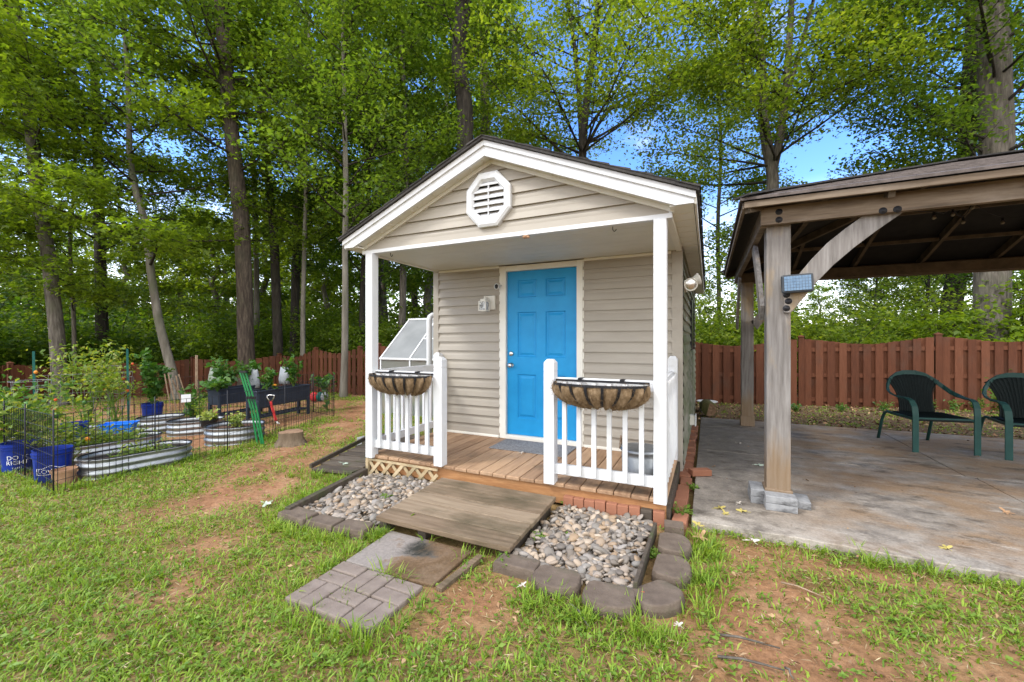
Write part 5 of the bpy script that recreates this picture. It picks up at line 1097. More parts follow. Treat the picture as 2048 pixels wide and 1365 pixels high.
# wire fence round the garden
wf = thing('wire_fence', 'low black wire mesh fence round the kitchen garden', 'wire fence', WFP[3])
line = [gz_(at(-30, 682, 5.9))]+[Vector(p_) for p_ in WFP]+[gz_(at(560, 682, 9.9)), gz_(at(352, 682, 9.6)), gz_(at(180, 682, 9.2))]
hts = [.80]*len(line)
mesh = MB(); posts_ = []
for (a, b_) in zip(line[:-1], line[1:]):
    d = b_-a; L = Vector((d.x, d.y, 0)).length; n_ = max(1, round(L/.85))
    for i in range(n_): posts_.append(a.lerp(b_, i/n_))
    nv = int(L/.062); far = a.length > 8
    for i in range(nv if not far else nv//2):
        p_ = a.lerp(b_, (i+.5)/(nv if not far else nv//2)); zg = float(zt(p_.x, p_.y)); mesh.tube([(p_.x, p_.y, zg+.01), (p_.x, p_.y, zg+.78)], .0033 if not far else .0036, 3, cap=False)
    for z in (.02, .13, .25, .38, .51, .64, .78):
        pts = [a.lerp(b_, k/6) for k in range(7)]; mesh.tube([(p_.x, p_.y, float(zt(p_.x, p_.y))+z) for p_ in pts], .0030, 3, cap=False)
mesh.build('wire_mesh', IRON, wf, fix=False)
for p_ in posts_+[line[-1]]: q = MB(); zg = float(zt(p_.x, p_.y)); q.tube([(p_.x, p_.y, zg-.1), (p_.x, p_.y, zg+.84)], .0065, 6); q.build('post', IRON, wf, smooth=True)
wp_ = at(372, 797, 5.35); q = MB(); M = Matrix.Translation(wp_) @ Matrix.Rotation(math.atan2(WFP[4].y-WFP[3].y, WFP[4].x-WFP[3].x), 4, 'Z'); q.box(-.05, .05, -.002, .002, -.05, .05, M); tag(set_origin(q.build('white_card', LETTER), wp_), 'small white card hanging on the wire fence', 'card')
# leaning tools and odds and ends
gb = thing('green_stakes', 'bundle of bright green folded plastic stakes leaning at the wire fence', 'stakes', gnd(522, 890))
for dx0, dx1 in ((-7, -4), (-2, 4), (4, 8)):
    q = MB(); q.strap([at(519+dx1, 889, 5.9), at(505+dx0+4, 815, 5.98), at(487+dx0, 744, 6.05)], [(.0115, .005, 0)]*3, .012); q.build('stake', BRIGHTGREEN, gb)
q = MB(); q.strap([at(493, 796, 5.95), at(512, 796, 5.92)], [(0, 0, .02)]*2, .012); q.strap([at(480, 744, 6.03), at(494, 744, 6.0)], [(0, 0, .014)]*2, .03); q.build('tie', BLACKP, gb)
gf = thing('garden_fork', 'red shafted garden fork with grey D handle standing at the planter', 'garden fork', gnd(556, 866))
pa = at(541, 804, 6.75); pb2 = at(552, 842, 6.8)
q = MB(); q.bar(pa, pb2, .064, .035); q.build('shaft', RED, gf, bevel=.008)
q = MB(); q.tube([at(540, 804, 6.75), at(534.5, 796, 6.75), at(534.5, 791.5, 6.75), at(542, 790.5, 6.75), at(549, 791.5, 6.75), at(547, 797, 6.75), at(542.5, 804, 6.75)], .012, 6); q.build('handle', METAL, gf, smooth=True)
q = MB()
for dx0 in (-6, -2, 2, 6): q.tube([at(552, 842, 6.8), at(553+dx0, 848, 6.8), at(555+dx0*1.1, 865, 6.82)], .006, 5)
q.build('tines', METAL, gf)
ps = gnd(583, 888); stp = thing('tree_stump', 'short sawn tree stump on the lawn edge by the fork', 'stump', ps); q = MB()
ring = [(.16*(1+.10*math.sin(3*a+1)+.05*math.sin(7*a)), a) for a in [k*2*math.pi/40 for k in range(40)]]
q.add([((r_*(1.35-.35*min(1, z/.08)))*math.cos(a), (r_*(1.35-.35*min(1, z/.08)))*math.sin(a), z) for z in (-.05, .0, .04, .09, .14, .18) for r_, a in ring], [(j*40+i, j*40+(i+1)%40, (j+1)*40+(i+1)%40, (j+1)*40+i) for j in range(5) for i in range(40)]); q.build('bark', bark('stump_bark', (.07,.052,.035), (.14,.105,.072), (.23,.18,.125)), stp, local=True, smooth=True)
q = MB(); q.add([(r_*math.cos(a)*.98, r_*math.sin(a)*.98, .179) for r_, a in ring]+[(0, 0, .185)], [(i, (i+1)%40, 40) for i in range(40)]); q.build('cut_face', ENDGRAIN, stp, local=True)
pbg = gz_(at(636, 682, 10.4)); fb = thing('fertiliser_bag', 'red and white bag lying on the ground before the fence', 'bag', pbg)
for (x0, x1, m_) in ((-.20, .0, RED), (.0, .10, GREENPOST), (.09, .24, PALEBAG)):
    q = MB(); q.sphere(((x0+x1)/2*CS, (x0+x1)/2*SN, .12), .13, 12, 8, ((x1-x0)/2/.13*1.15, .8, .95)); q.build('bag_panel', m_, fb, local=True, smooth=True)
def growbag(label, px_, py_, Y, w, h):
    a = at(px_, py_, Y); q = MB(); N_ = 6; vs = []
    for z, s, dd in ((0, 1., .5), (.3, 1.05, .55), (.7, .98, .4), (1, .92, .12)):
        for k in range(16): a_ = k*math.pi/8; vs.append((a.x+w/2*s*math.cos(a_), a.y+w/2*s*dd*math.sin(a_), a.z+h*z+.01*math.sin(k*2.3+z*5)))
    q.add(vs, [(j*16+k, j*16+(k+1)%16, (j+1)*16+(k+1)%16, (j+1)*16+k) for j in range(3) for k in range(16)]+[tuple(range(16))[::-1]]); o = q.build('grow_bag', BAGCLR if px_ < 500 else PALEBAG, smooth=True); tag(set_origin(o, a), label, 'bag', 'translucent bags behind the planters')
growbag('pale green translucent bag behind the left planter peppers', 430, 778, 8.3, .35, .42); growbag('pale translucent bag between the two planters', 506, 776, 8.6, .34, .38); growbag('pale grey translucent bag standing over the right planter', 569, 768, 8.5, .28, .34)

# ------------------------------------------------------------------ greenhouse behind the shed
POLY = pmat('twinwall_polycarbonate', [(.3, (.17,.18,.185)), (.7, (.22,.23,.235))], .6, 3, bump=.1, bscale=1, bstretch=(90,1,1))
m, n, l, p = newmat('clear_polycarbonate'); p.inputs['Base Color'].default_value = (.55,.60,.55,1); p.inputs['Roughness'].default_value = .3; p.inputs['Transmission Weight'].default_value = .75; p.inputs['IOR'].default_value = 1.1
CLEAR = m
g0 = at(762, 716, 8.3); GHX0, GHX1, GHY0, GHY1 = g0.x, g0.x+2.2, g0.y, g0.y+1.75; ez = g0.z; rz_ = ez+.80; ym = (GHY0+GHY1)/2; zg = float(zt(g0.x, g0.y))
gh = thing('greenhouse', 'small greenhouse with grey polycarbonate roof panels behind the shed', 'greenhouse', ((GHX0+GHX1)/2, ym, zg))
for s in (0, 1):
    ya = GHY0 if s == 0 else GHY1
    for k in range(3):
        xa, xb = GHX0+k*(GHX1-GHX0)/3+.015, GHX0+(k+1)*(GHX1-GHX0)/3-.015
        q = MB(); q.add([(xa, ya, ez), (xb, ya, ez), (xb, ym, rz_), (xa, ym, rz_)], [(0,1,2,3)]); q.build('roof_panel', POLY, gh)
        q = MB(); q.add([(xa, ya, zg), (xb, ya, zg), (xb, ya, ez-.03), (xa, ya, ez-.03)], [(0,1,2,3)]); q.build('wall_panel', CLEAR, gh)
q = MB()
for xx in (GHX0, GHX1):
    e_ = MB(); e_.add([(xx, GHY0, zg), (xx, GHY1, zg), (xx, GHY1, ez), (xx, ym, rz_), (xx, GHY0, ez)], [(0,1,2,3,4)]); e_.build('end_panel', CLEAR, gh)
for k in range(4):
    xx = GHX0+k*(GHX1-GHX0)/3; q.bar((xx, GHY0-.01, ez), (xx, ym, rz_+.01), .03, .02); q.bar((xx, GHY1, ez), (xx, ym, rz_+.01), .03, .02); q.bar((xx, GHY0, zg), (xx, GHY0, ez-.02), .03, .03); q.bar((xx, GHY1, zg), (xx, GHY1, ez-.02), .03, .03)
for yy, zz_ in ((GHY0-.01, ez-.012), (GHY1, ez-.012), (ym, rz_+.012)): q.bar((GHX0-.02, yy, zz_), (GHX1+.02, yy, zz_), .04, .035)
q.bar((GHX0+(GHX1-GHX0)/3+.02, GHY0+.42, ez+.385), (GHX0+2*(GHX1-GHX0)/3, GHY0+.42, ez+.385), .02, .03)
q.build('frame', WHITE, gh)
# odds and ends at the far corner of the shed
lg = gnd(1420, 832); lgv = Vector((.02, 8.42, .05)); t = thing('mossy_log', 'short mossy cut log lying at the far end of the patio', 'log', lgv); q = MB(); q.tube([(-.05, .32, .13), (-.02, .1, .125), (0, -.12, .12)], [.125, .13, .125], 18); q.build('bark', bark('mossy_log_bark', (.05,.045,.02), (.09,.085,.03), (.16,.13,.07), (.07,.09,.02)), t, local=True, smooth=True)
q = MB(); q.lathe([(0, 0), (.118, 0)], n=18); q.v = [(v[0]*1., -.122, .12+v[1]) for v in q.v]; q.build('cut_face', ENDGRAIN, t, local=True)
q = thing('stone_dish', 'white dish on a grey base behind the mossy log', 'dish', (-.02, 9.15, 0)); m_ = MB(); m_.lathe([(0, .17), (.17, .19), (.2, .21), (.19, .215), (.16, .20), (0, .185)], n=24); m_.build('dish', WHITE, q, local=True, smooth=True); m_ = MB(); m_.lathe([(.15, -.03), (.14, .06), (.12, .12), (.13, .172)], n=18); m_.build('base', CONCRETE_BLK, q, local=True, smooth=True)
# ------------------------------------------------------------------ trees
def limb_pts(p, d, L, n_, up, rng, wob=.06):
    pts = [p.copy()]; d = d/np.linalg.norm(d)
    for i in range(n_):
        d = d+np.array([0, 0, up])/n_+rng.normal(0, wob, 3); d /= np.linalg.norm(d); pts.append(pts[-1]+d*L/n_)
    return pts
def crown_on(stems, cfg, rng, wood):
    """limbs grown off the stems (lists of (point, radius)); returns twig points with weights"""
    tw = []
    zs_all = [(s, i) for s in stems for i in range(len(s)-1)]
    for b in range(cfg['nb']):
        z = cfg['z0']+(cfg['z1']-cfg['z0'])*((b+rng.uniform(0, 1))/cfg['nb'])
        s = stems[b % len(stems)]; zz = [p[2] for p, r in s]
        z = min(max(z, zz[0]+.2), zz[-1]-.05); i = max(0, min(len(s)-2, int(np.searchsorted(zz, z))-1)); f = (z-zz[i])/max(zz[i+1]-zz[i], 1e-6)
        p0 = s[i][0]*(1-f)+s[i+1][0]*f; r0 = s[i][1]*(1-f)+s[i+1][1]*f
        a = b*2.39996+rng.uniform(-.5, .5)
        if cfg.get('face') is not None and rng.uniform() < .35: a = cfg['face']+rng.normal(0, .8)
        t = (z-cfg['z0'])/(cfg['z1']-cfg['z0']+1e-6); L = cfg['rad']*(.55+.45*math.sin(math.pi*min(1, .25+.75*t)))*rng.uniform(.6, 1.15)
        d = np.array([math.cos(a), math.sin(a), rng.uniform(*cfg.get('rise', (.1, .7)))])
        pts = limb_pts(p0, d, L, 6, cfg.get('up', .15), rng); br = min(r0*.4, .008+.0095*L)
        wood.tube(pts, [br*(1-.9*k/6)+.002 for k in range(7)], 5, cap=False)
        for k in range(2, 7):
            for sd in ((-1, 1, 0) if k > 2 or b % 3 == 0 else (rng.choice((-1, 1)),)):
                if sd == 0 and k < 6 and rng.uniform() < .55: continue
                dv = pts[k]-pts[k-1]; dv /= np.linalg.norm(dv); side = np.cross(dv, [0, 0, 1]); side /= np.linalg.norm(side)+1e-9
                d2 = dv*rng.uniform(.4, .9)+side*sd*rng.uniform(.5, 1.1)+np.array([0, 0, rng.uniform(-.25, .35)])
                l2 = L*.42*(1-.09*k)*rng.uniform(.6, 1.2)+.15; q = limb_pts(pts[k], d2, l2, 4, cfg.get('up2', -.05), rng, .12)
                if cfg.get('twigs', True): wood.tube(q, [.011*(1-.8*j/4)+.0015 for j in range(5)], 3, cap=False)
                tw += q[1:]+[(q[j]+q[j+1])/2 for j in range(1, 4)]
    return np.array(tw)
def crown_mesh(tw, nl, ls, rng, style='kite', sig=.16, flat=.45, nz=1.1, ns=.55):
    C = tw[rng.integers(0, len(tw), nl)]+rng.normal(0, sig, (nl, 3))*np.array([1, 1, flat])
    L = ls*rng.uniform(.45, 1.3, nl); D = rand_dirs(nl, -.35, .35, rng); N = unit(np.stack([rng.normal(0, ns, nl), rng.normal(0, ns, nl), np.full(nl, nz)], 1))
    return quads_mesh('crown', maple_quads(C, D, N, L) if style == 'maple' else leaf_quads(C, D, N, L, L*.62, .1, .1))
def stem_from(px_pts, Y, w0, w1, ztop, rng, flare=1.35, base=True, zbase=None):
    """stem traced through image points at depth Y, given real radii and carried on to its top"""
    P = [at(x, y, Y) for x, y in px_pts]; P = sorted(P, key=lambda v: v.z)
    if base: zb = float(zt(P[0].x, P[0].y))-.15 if zbase is None else zbase; d0 = (P[1]-P[0]).normalized(); P = [Vector((P[0].x-d0.x/max(d0.z, .5)*(P[0].z-zb)*.6, P[0].y, zb))]+P if P[0].z > zb+.05 else P
    if P[-1].z < ztop: d = (P[-1]-P[-2]).normalized(); d.z = max(d.z, .8); P.append(P[-1]+d*((ztop-P[-1].z)/d.z*.5)); P.append(P[-1]+Vector((d.x*.5, d.y+.05, d.z)).normalized()*((ztop-P[-1].z)/d.z))
    # smooth resample
    out = []; seg = [0]
    for a, b in zip(P[:-1], P[1:]): seg.append(seg[-1]+(b-a).length)
    n_ = max(8, int(seg[-1]/.45))
    for i in range(n_+1):
        s = seg[-1]*i/n_; k = max(0, min(len(P)-2, int(np.searchsorted(seg, s))-1)); f = (s-seg[k])/(seg[k+1]-seg[k]+1e-9)
        p0, p1, p2, p3 = P[max(k-1, 0)], P[k], P[k+1], P[min(k+2, len(P)-1)]
        q = .5*((2*p1)+(p2-p0)*f+(2*p0-5*p1+4*p2-p3)*f*f+(3*p1-p0-3*p2+p3)*f**3)
        t = i/n_; r = (w0+(w1-w0)*t)*(1+(flare-1)*math.exp(-s/.35))
        out.append((np.array(q), r))
    return out
def trunk_mesh(mb, st, rng, n=14, lump=.06):
    vs = []; m_ = len(st); ph = rng.uniform(0, 6, 6)
    for i, (p, r) in enumerate(st):
        d = st[min(i+1, m_-1)][0]-st[max(i-1, 0)][0]; d = d/np.linalg.norm(d); u = np.cross(d, [0, 1, 0]); u /= np.linalg.norm(u); v = np.cross(d, u)
        for k in range(n):
            a = 2*math.pi*k/n; rr = r*(1+lump*math.sin(3*a+ph[0]+p[2]*.5)+lump*.7*math.sin(5*a+ph[1]-p[2]*.9)+lump*.5*math.sin(p[2]*3+ph[2]+a))
            vs.append(p+(u*math.cos(a)+v*math.sin(a))*rr)
    mb.add(vs, [(i*n+k, i*n+(k+1)%n, (i+1)*n+(k+1)%n, (i+1)*n+k) for i in range(m_-1) for k in range(n)])
def radius(px_w, px_x, Y): return px_w/2*Y/FPX*math.cos(math.atan((px_x-1024)/FPX))
def tree(label, px_pts, Y, w0, w1, barkm, leafm, nl, ls, cfg, forks=(), ztop=15, seed=1, style='kite', name='tree', cat='tree', group=None, sig=.26, flat=.6, flare=1.35, nz=1.1, ns=.55):
    rng = np.random.default_rng(seed); x0 = px_pts[0][0]
    main = stem_from(px_pts, Y, radius(w0, x0, Y), radius(w1, px_pts[-1][0], Y)*.75, ztop, rng, flare); stems = [main]
    wood = MB(); trunk_mesh(wood, main, rng)
    for pts, wa, wb, zt2 in forks:
        f = stem_from(pts, Y, radius(wa, pts[0][0], Y), radius(wb, pts[-1][0], Y)*.7, zt2, rng, 1.0, base=False); trunk_mesh(wood, f, rng, 10); stems.append(f)
    b = main[0][0]; t = thing(name, label, cat, (b[0], b[1], b[2]+.15), 0, group)
    limbs = MB(); tw = crown_on(stems, cfg, rng, limbs)
    wood.build('trunk', barkm, t, smooth=True, fix=False); limbs.build('limbs', BARK_DARK, t, smooth=True, fix=False)
    link_mesh('crown', crown_mesh(tw, nl, ls, rng, style, sig, flat, nz, ns), leafm, t)
    return t
fc = math.atan2(-1, .2)       # limbs favour the side facing the open yard
C_ = lambda z0, z1, rad, nb, **k: dict(z0=z0, z1=z1, rad=rad, nb=nb, **k)
QT = 1.0; QL = 1.0
tree('tall grey trunked tree at the far left, leaning left over the garden', [(120,760),(112,650),(96,510),(74,390),(64,270),(50,150),(28,40)], 11.6, 36, 30, BARK_GREY, LEAF_B, int(15000*QL), .125, C_(6.5, 12, 2.6, 26), forks=[([(66,260),(58,170),(46,80),(30,-20)], 20, 14, 14)], seed=21)
tree('dark trunked tree deep in leaves, between the far left trunk and the pale bent tree', [(206,760),(204,640),(200,480),(196,330),(190,180),(184,40)], 15.5, 30, 22, BARK_DARK, LEAF_A, int(20000*QL), .14, C_(4.5, 14, 3.6, 38), seed=22)
tree('slender pale bent tree leaning right at its foot beside the dry sticks', [(352,770),(338,720),(318,640),(302,545),(291,450),(272,385),(259,310),(258,240),(255,150),(250,60)], 12.2, 22, 9, BARK_PALE, LEAF_A, int(21000*QL), .125, C_(3.6, 10.8, 3.9, 30, rise=(.0, .45), up=.02), seed=23, style='maple', ztop=12.5, flat=.45, sig=.3)
tree('slim understorey maple with layered bright leaves, left of the pale bent tree', [(150,740),(146,600),(140,480),(150,360),(146,250)], 13.4, 11, 6, BARK_GREY, LEAF_A, int(22000*QL), .125, C_(2.2, 9.5, 3.6, 34, rise=(-.05, .35), up=.0, face=fc), seed=24, style='maple', ztop=10, flat=.45, sig=.3)
tree('big straight brown trunked tree behind the left planter', [(492,770),(490,640),(487,520),(481,420),(466,290),(456,170),(447,60)], 12.4, 36, 34, BARK_BROWN, LEAF_B, int(18000*QL), .125, C_(6.4, 12.6, 3.4, 28), forks=[([(455,175),(432,100),(415,40),(400,-40)], 14, 9, 15)], seed=25, ztop=17)
tree('dark crooked tree forking high up, right of the big brown trunk', [(558,760),(553,600),(549,480),(540,380),(530,290),(524,200),(513,120),(494,40)], 15.0, 22, 12, BARK_DARK, LEAF_A, int(17000*QL), .135, C_(4.6, 14.5, 3.0, 32), forks=[([(524,190),(521,120),(532,50),(545,-20)], 12, 8, 15)], seed=26)
tree('dark straight trunked tree closest on the right of the crooked dark tree', [(588,760),(590,620),(595,470),(600,380),(606,280),(610,120)], 16.5, 20, 13, BARK_DARK, LEAF_B, int(17000*QL), .14, C_(3.8, 15.5, 3.2, 34), seed=27)
tree('thin pale tree standing close in front of the fence, behind the orange flower', [(606,745),(606,640),(608,520),(611,400),(613,250)], 13.6, 11, 7, BARK_PALE, LEAF_A, int(9000*QL), .125, C_(4.5, 11, 2.0, 22), seed=28, ztop=12)
tree('thin pale tree half hidden between the big brown trunk and crooked dark tree', [(513,750),(513,600),(511,450),(505,300),(492,200),(480,90)], 18.0, 13, 9, BARK_PALE, LEAF_C, int(11000*QL), .15, C_(5.5, 16, 2.8, 26), seed=29, ztop=17)
tree('thin pale grey tree standing inside the yard near the left porch post', [(687,789),(689,700),(690,600),(690,500),(692,380),(690,260),(688,160)], 11.2, 15, 8, BARK_PALE, LEAF_B, int(15000*QL), .12, C_(4.2, 10.5, 2.5, 26), seed=30, ztop=11.5)
tree('thin dark tree behind the fence right beside the left porch post', [(722,740),(724,640),(727,540),(735,400),(745,250)], 15.5, 13, 8, BARK_DARK, LEAF_B, int(17000*QL), .14, C_(3.5, 13, 3.0, 30), seed=31, ztop=14)
tree('large leaved oak behind the shed roof, left of its peak', [(800,760),(805,600),(808,450),(812,300),(806,150)], 14.5, 16, 10, BARK_GREY, LEAF_B, int(20000*QL), .16, C_(3.6, 13.5, 3.3, 34), seed=32, ztop=14.5)
tree('dark curved trunk rising straight behind the shed roof peak', [(938,760),(934,520),(931,300),(930,215),(919,130),(921,70),(928,0)], 12.2, 38, 34, BARK_DARK, LEAF_B, int(9000*QT), .13, C_(9.4, 13.2, 2.6, 14), seed=33, ztop=17)
tree('grey trunk partly covered in leaves, just right of the dark curved trunk', [(978,760),(976,500),(972,300),(970,170),(966,60)], 17.0, 24, 18, BARK_GREY, LEAF_A, int(19000*QT), .14, C_(6.5, 17, 2.7, 28), seed=34, ztop=18)
tree('pale slim tree seen left of the dark curved trunk', [(898,760),(897,500),(896,300),(892,150),(886,40)], 20.0, 14, 9, BARK_PALE, LEAF_A, int(17000*QL), .16, C_(6, 19, 3.0, 28), forks=[([(890,130),(862,95),(840,75),(815,45)], 7, 4, 18)], seed=35, ztop=20)
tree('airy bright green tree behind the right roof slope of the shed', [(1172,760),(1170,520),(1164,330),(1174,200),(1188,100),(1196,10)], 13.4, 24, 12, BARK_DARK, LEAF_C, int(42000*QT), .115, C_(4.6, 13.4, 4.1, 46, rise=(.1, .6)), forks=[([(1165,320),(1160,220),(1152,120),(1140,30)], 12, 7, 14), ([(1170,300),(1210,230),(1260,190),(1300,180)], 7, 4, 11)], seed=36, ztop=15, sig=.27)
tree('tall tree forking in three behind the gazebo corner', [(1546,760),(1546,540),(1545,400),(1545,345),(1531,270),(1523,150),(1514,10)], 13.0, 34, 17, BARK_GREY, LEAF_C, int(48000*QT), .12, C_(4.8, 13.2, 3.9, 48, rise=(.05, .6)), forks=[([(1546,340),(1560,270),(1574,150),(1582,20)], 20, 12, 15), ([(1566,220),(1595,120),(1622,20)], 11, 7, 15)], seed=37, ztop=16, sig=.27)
tree('giant grey trunk rising behind the gazebo at the right edge', [(1978,740),(1982,640),(1986,520),(1990,300),(1987,150),(1984,20)], 10.3, 84, 78, BARK_GREY, LEAF_B, int(26000*QT), .115, C_(5.0, 11.2, 3.6, 32, face=math.atan2(-.2, -1)), seed=38, ztop=16, flare=1.15)
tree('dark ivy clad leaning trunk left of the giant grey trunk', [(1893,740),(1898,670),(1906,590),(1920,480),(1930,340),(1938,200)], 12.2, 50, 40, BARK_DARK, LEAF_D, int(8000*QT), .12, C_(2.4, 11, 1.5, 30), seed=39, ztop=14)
tree('slim tree right of the shed roof, leaves hanging before the gap of sky', [(1440,740),(1438,600),(1436,450),(1442,300),(1436,150)], 17.5, 10, 7, BARK_GREY, LEAF_C, int(14000*QT), .13, C_(3.6, 14, 2.4, 30), seed=40, ztop=15)
tree('small tree between shed and gazebo, just beyond the fence', [(1500,740),(1498,660),(1502,590)], 12.6, 7, 4, BARK_GREY, LEAF_C, int(6500*QT), .105, C_(1.2, 4.3, 1.5, 22), seed=41, ztop=4.6)
tree('small pale green tree seen under the gazebo roof right of the post', [(1740,740),(1744,660),(1750,600)], 16.0, 7, 4, BARK_GREY, LEAF_C, int(7000*QT), .12, C_(1.4, 4.6, 2.0, 24), seed=42, ztop=5)
tree('slim dark stemmed tree seen under the gazebo roof near the ivy clad trunk', [(1852,740),(1850,660),(1855,590),(1862,520)], 12.5, 8, 5, BARK_DARK, LEAF_C, int(7000*QT), .11, C_(1.6, 6.5, 1.9, 24), seed=43, ztop=7)
tree('leafy maple at the right edge beside the giant trunk', [(2090,740),(2092,500),(2094,300)], 11.5, 18, 10, BARK_GREY, LEAF_A, int(16000*QT), .12, C_(2.2, 11.5, 2.6, 30), seed=44, ztop=12)

# woods behind: three kinds of tree, copied
def wood_tree(kind, h, leafm, barkm, nl, ls, seed, z0):
    rng = np.random.default_rng(seed); st = [(np.array([rng.normal(0, .05)*i*.3, rng.normal(0, .05)*i*.3, -.3+h*i/16]), (.16+.012*h/2)*(1-.8*i/16)+.02) for i in range(17)]
    wood = MB(); trunk_mesh(wood, st, rng, 9); t = thing('woodland_tree', 'x', 'tree'); tw = crown_on([st], C_(z0, h*.98, h*.22, 34, twigs=False, rise=(.05, .6)), rng, wood)
    wood.build('trunk', barkm, t, local=True, smooth=True, fix=False); link_mesh('crown', crown_mesh(tw, nl, ls, rng, sig=.28, flat=.5), leafm, t, local=True); return t
protos = [wood_tree(0, 17, LEAF_B, BARK_DARK, 15000, .21, 61, 4.5), wood_tree(1, 14, LEAF_A, BARK_GREY, 14000, .20, 62, 2.5), wood_tree(2, 19, LEAF_A, BARK_BROWN, 15000, .22, 63, 7), wood_tree(3, 9, LEAF_C, BARK_PALE, 9000, .20, 64, 1.5)]
LBL = {'L': 'dense leafy tree deep in the woods behind the left fence', 'M': 'leafy tree deep in the woods behind the shed', 'R': 'distant pale green tree far beyond the right fence'}
GRP = {'L': 'trees deep in the left woods', 'M': 'trees deep in the woods behind the shed', 'R': 'distant trees beyond the right fence'}
rw = random.Random(5); used = [0]*4
spots = []
for px_, Y, k, side in ((-260,16,3,'L'),(-120,19,3,'L'),(-20,22,3,'L'),(60,24,3,'L'),(120,27,3,'L'),(250,22,3,'L'),(310,26,3,'L'),(360,23,3,'L'),(430,22,3,'L'),(450,28,3,'L'),(530,25,3,'L'),(600,24,3,'L'),(650,22,3,'L'),(700,27,3,'L'),(-60,30,1,'L'),(170,32,1,'L'),(390,33,1,'L'),(560,34,1,'L'),(760,21,1,'M'),(830,26,0,'M'),(860,19,3,'M'),(930,30,2,'M'),(1010,25,1,'M'),(1090,33,3,'M'),(770,33,2,'M'),
                        (1240,38,3,'R'),(1400,44,3,'R'),(1500,52,3,'R'),(1640,46,3,'R'),(1720,60,3,'R'),(1790,40,3,'R'),(1870,30,3,'R'),(1960,34,3,'R'),(2050,24,1,'R'),(2140,20,0,'R'),(2260,17,1,'R'),(1760,75,1,'R'),(1580,85,3,'R'),(1850,70,1,'R')):
    p_ = at(px_, 682, Y); src = protos[k]
    o = src if not used[k] else copy_tree(src); used[k] += 1
    s = rw.uniform(.85, 1.12)*(.80 if side == 'R' and k < 3 else 1); o.scale = (s, s, s*rw.uniform(.92, 1.1)); o.location = (p_.x, p_.y, float(zt(p_.x, p_.y))); o.rotation_euler = (0, 0, rw.uniform(0, 6.28)); o['label'] = LBL[side]; o['group'] = GRP[side]
# shrubs beyond the fences
def shrub_proto(leafm, nl, ls, h, r, seed):
    rng = np.random.default_rng(seed); t = thing('shrub', 'x', 'shrub'); wood = MB(); tw = []
    for i in range(16):
        a = rng.uniform(0, 6.28); q = limb_pts(np.array([rng.normal(0, .15), rng.normal(0, .15), 0]), np.array([math.cos(a)*.6, math.sin(a)*.6, 1.]), h*rng.uniform(.55, 1.05), 6, rng.uniform(-.5, .3), rng, .14); wood.tube(q, [.016*(1-k/7)+.002 for k in range(7)], 4, cap=False)
        for k in range(1, 7):
            for _ in range(3): tw += limb_pts(q[k], rand_dirs(1, .15, .35, rng)[0], r*rng.uniform(.3, .7), 3, 0, rng, .15)
    tw = np.array(tw); wood.build('stems', BARK_DARK, t, local=True, smooth=True, fix=False); link_mesh('leaves', crown_mesh(tw, nl, ls, rng, sig=.15, flat=.6), leafm, t, local=True); return t
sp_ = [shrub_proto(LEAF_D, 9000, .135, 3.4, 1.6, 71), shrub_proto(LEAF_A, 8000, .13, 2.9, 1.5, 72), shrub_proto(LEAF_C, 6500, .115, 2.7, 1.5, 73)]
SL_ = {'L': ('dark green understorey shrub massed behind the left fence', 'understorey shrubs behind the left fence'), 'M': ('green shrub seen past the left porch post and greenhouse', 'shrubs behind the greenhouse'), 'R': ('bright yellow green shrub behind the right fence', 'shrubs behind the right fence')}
su = [0]*3
for px_, Y, k, side in ((-90,12.5,0,'L'),(0,14.2,1,'L'),(70,15.5,2,'L'),(130,16.6,1,'L'),(190,15.8,0,'L'),(260,17,1,'L'),(320,18.5,2,'L'),(380,17.0,1,'L'),(440,18.5,2,'L'),(500,17.5,1,'L'),(570,18.2,1,'L'),(640,16.5,1,'L'),(700,16.0,1,'L'),(-180,12,1,'L'),(30,19,1,'L'),(100,20,2,'L'),(170,19.5,1,'L'),(230,21,0,'L'),(290,20,1,'L'),(350,21.5,2,'L'),(410,21,1,'L'),(470,21,0,'L'),(540,20.5,2,'L'),(610,20,1,'L'),(670,20,2,'L'),(730,18,1,'L'),(760,15.2,2,'M'),(810,14.6,1,'M'),(850,15.5,2,'M'),(790,19,2,'M'),
                        (1405,12.2,2,'R'),(1455,11.6,2,'R'),(1520,12.8,2,'R'),(1610,11.4,2,'R'),(1670,12.0,2,'R'),(1730,11.2,2,'R'),(1800,11.8,2,'R'),(1870,10.8,1,'R'),(1930,11.8,2,'R'),(2020,10.6,1,'R'),(2070,10.0,1,'R')):
    p_ = at(px_, 682, Y); o = sp_[k] if not su[k] else copy_tree(sp_[k]); su[k] += 1
    s = rw.uniform(.8, 1.1)*(1.1 if side == 'L' else 1.0 if side == 'R' else .9); o.scale = (s*1.1, s*1.1, s); o.location = (p_.x, p_.y, float(zt(p_.x, p_.y))); o.rotation_euler = (0, 0, rw.uniform(0, 6.28)); o['label'], o['group'] = SL_[side]
# far woods closing the horizon
rng = np.random.default_rng(77); nfar = 42000; X_ = rng.uniform(-150, 150, nfar); Yd = rng.uniform(66, 86, nfar); hh = 2.5+3.5*fbm(X_*.06, Yd*.05, 41)+np.where(X_ < 10, 9, 0)
px3 = np.stack([X_*CS-Yd*SN, X_*SN+Yd*CS, -.5+hh*rng.uniform(0, 1, nfar)**.7], 1)
L = rng.uniform(.5, 1.1, nfar); tag(link_mesh('far_woods', quads_mesh('far_woods', leaf_quads(px3, rand_dirs(nfar, 0, .5, rng), rand_dirs(nfar, .6, .6, rng), L, L*.7)), LEAF_B), 'low band of far off woods along the horizon', 'woods', None, 'stuff')
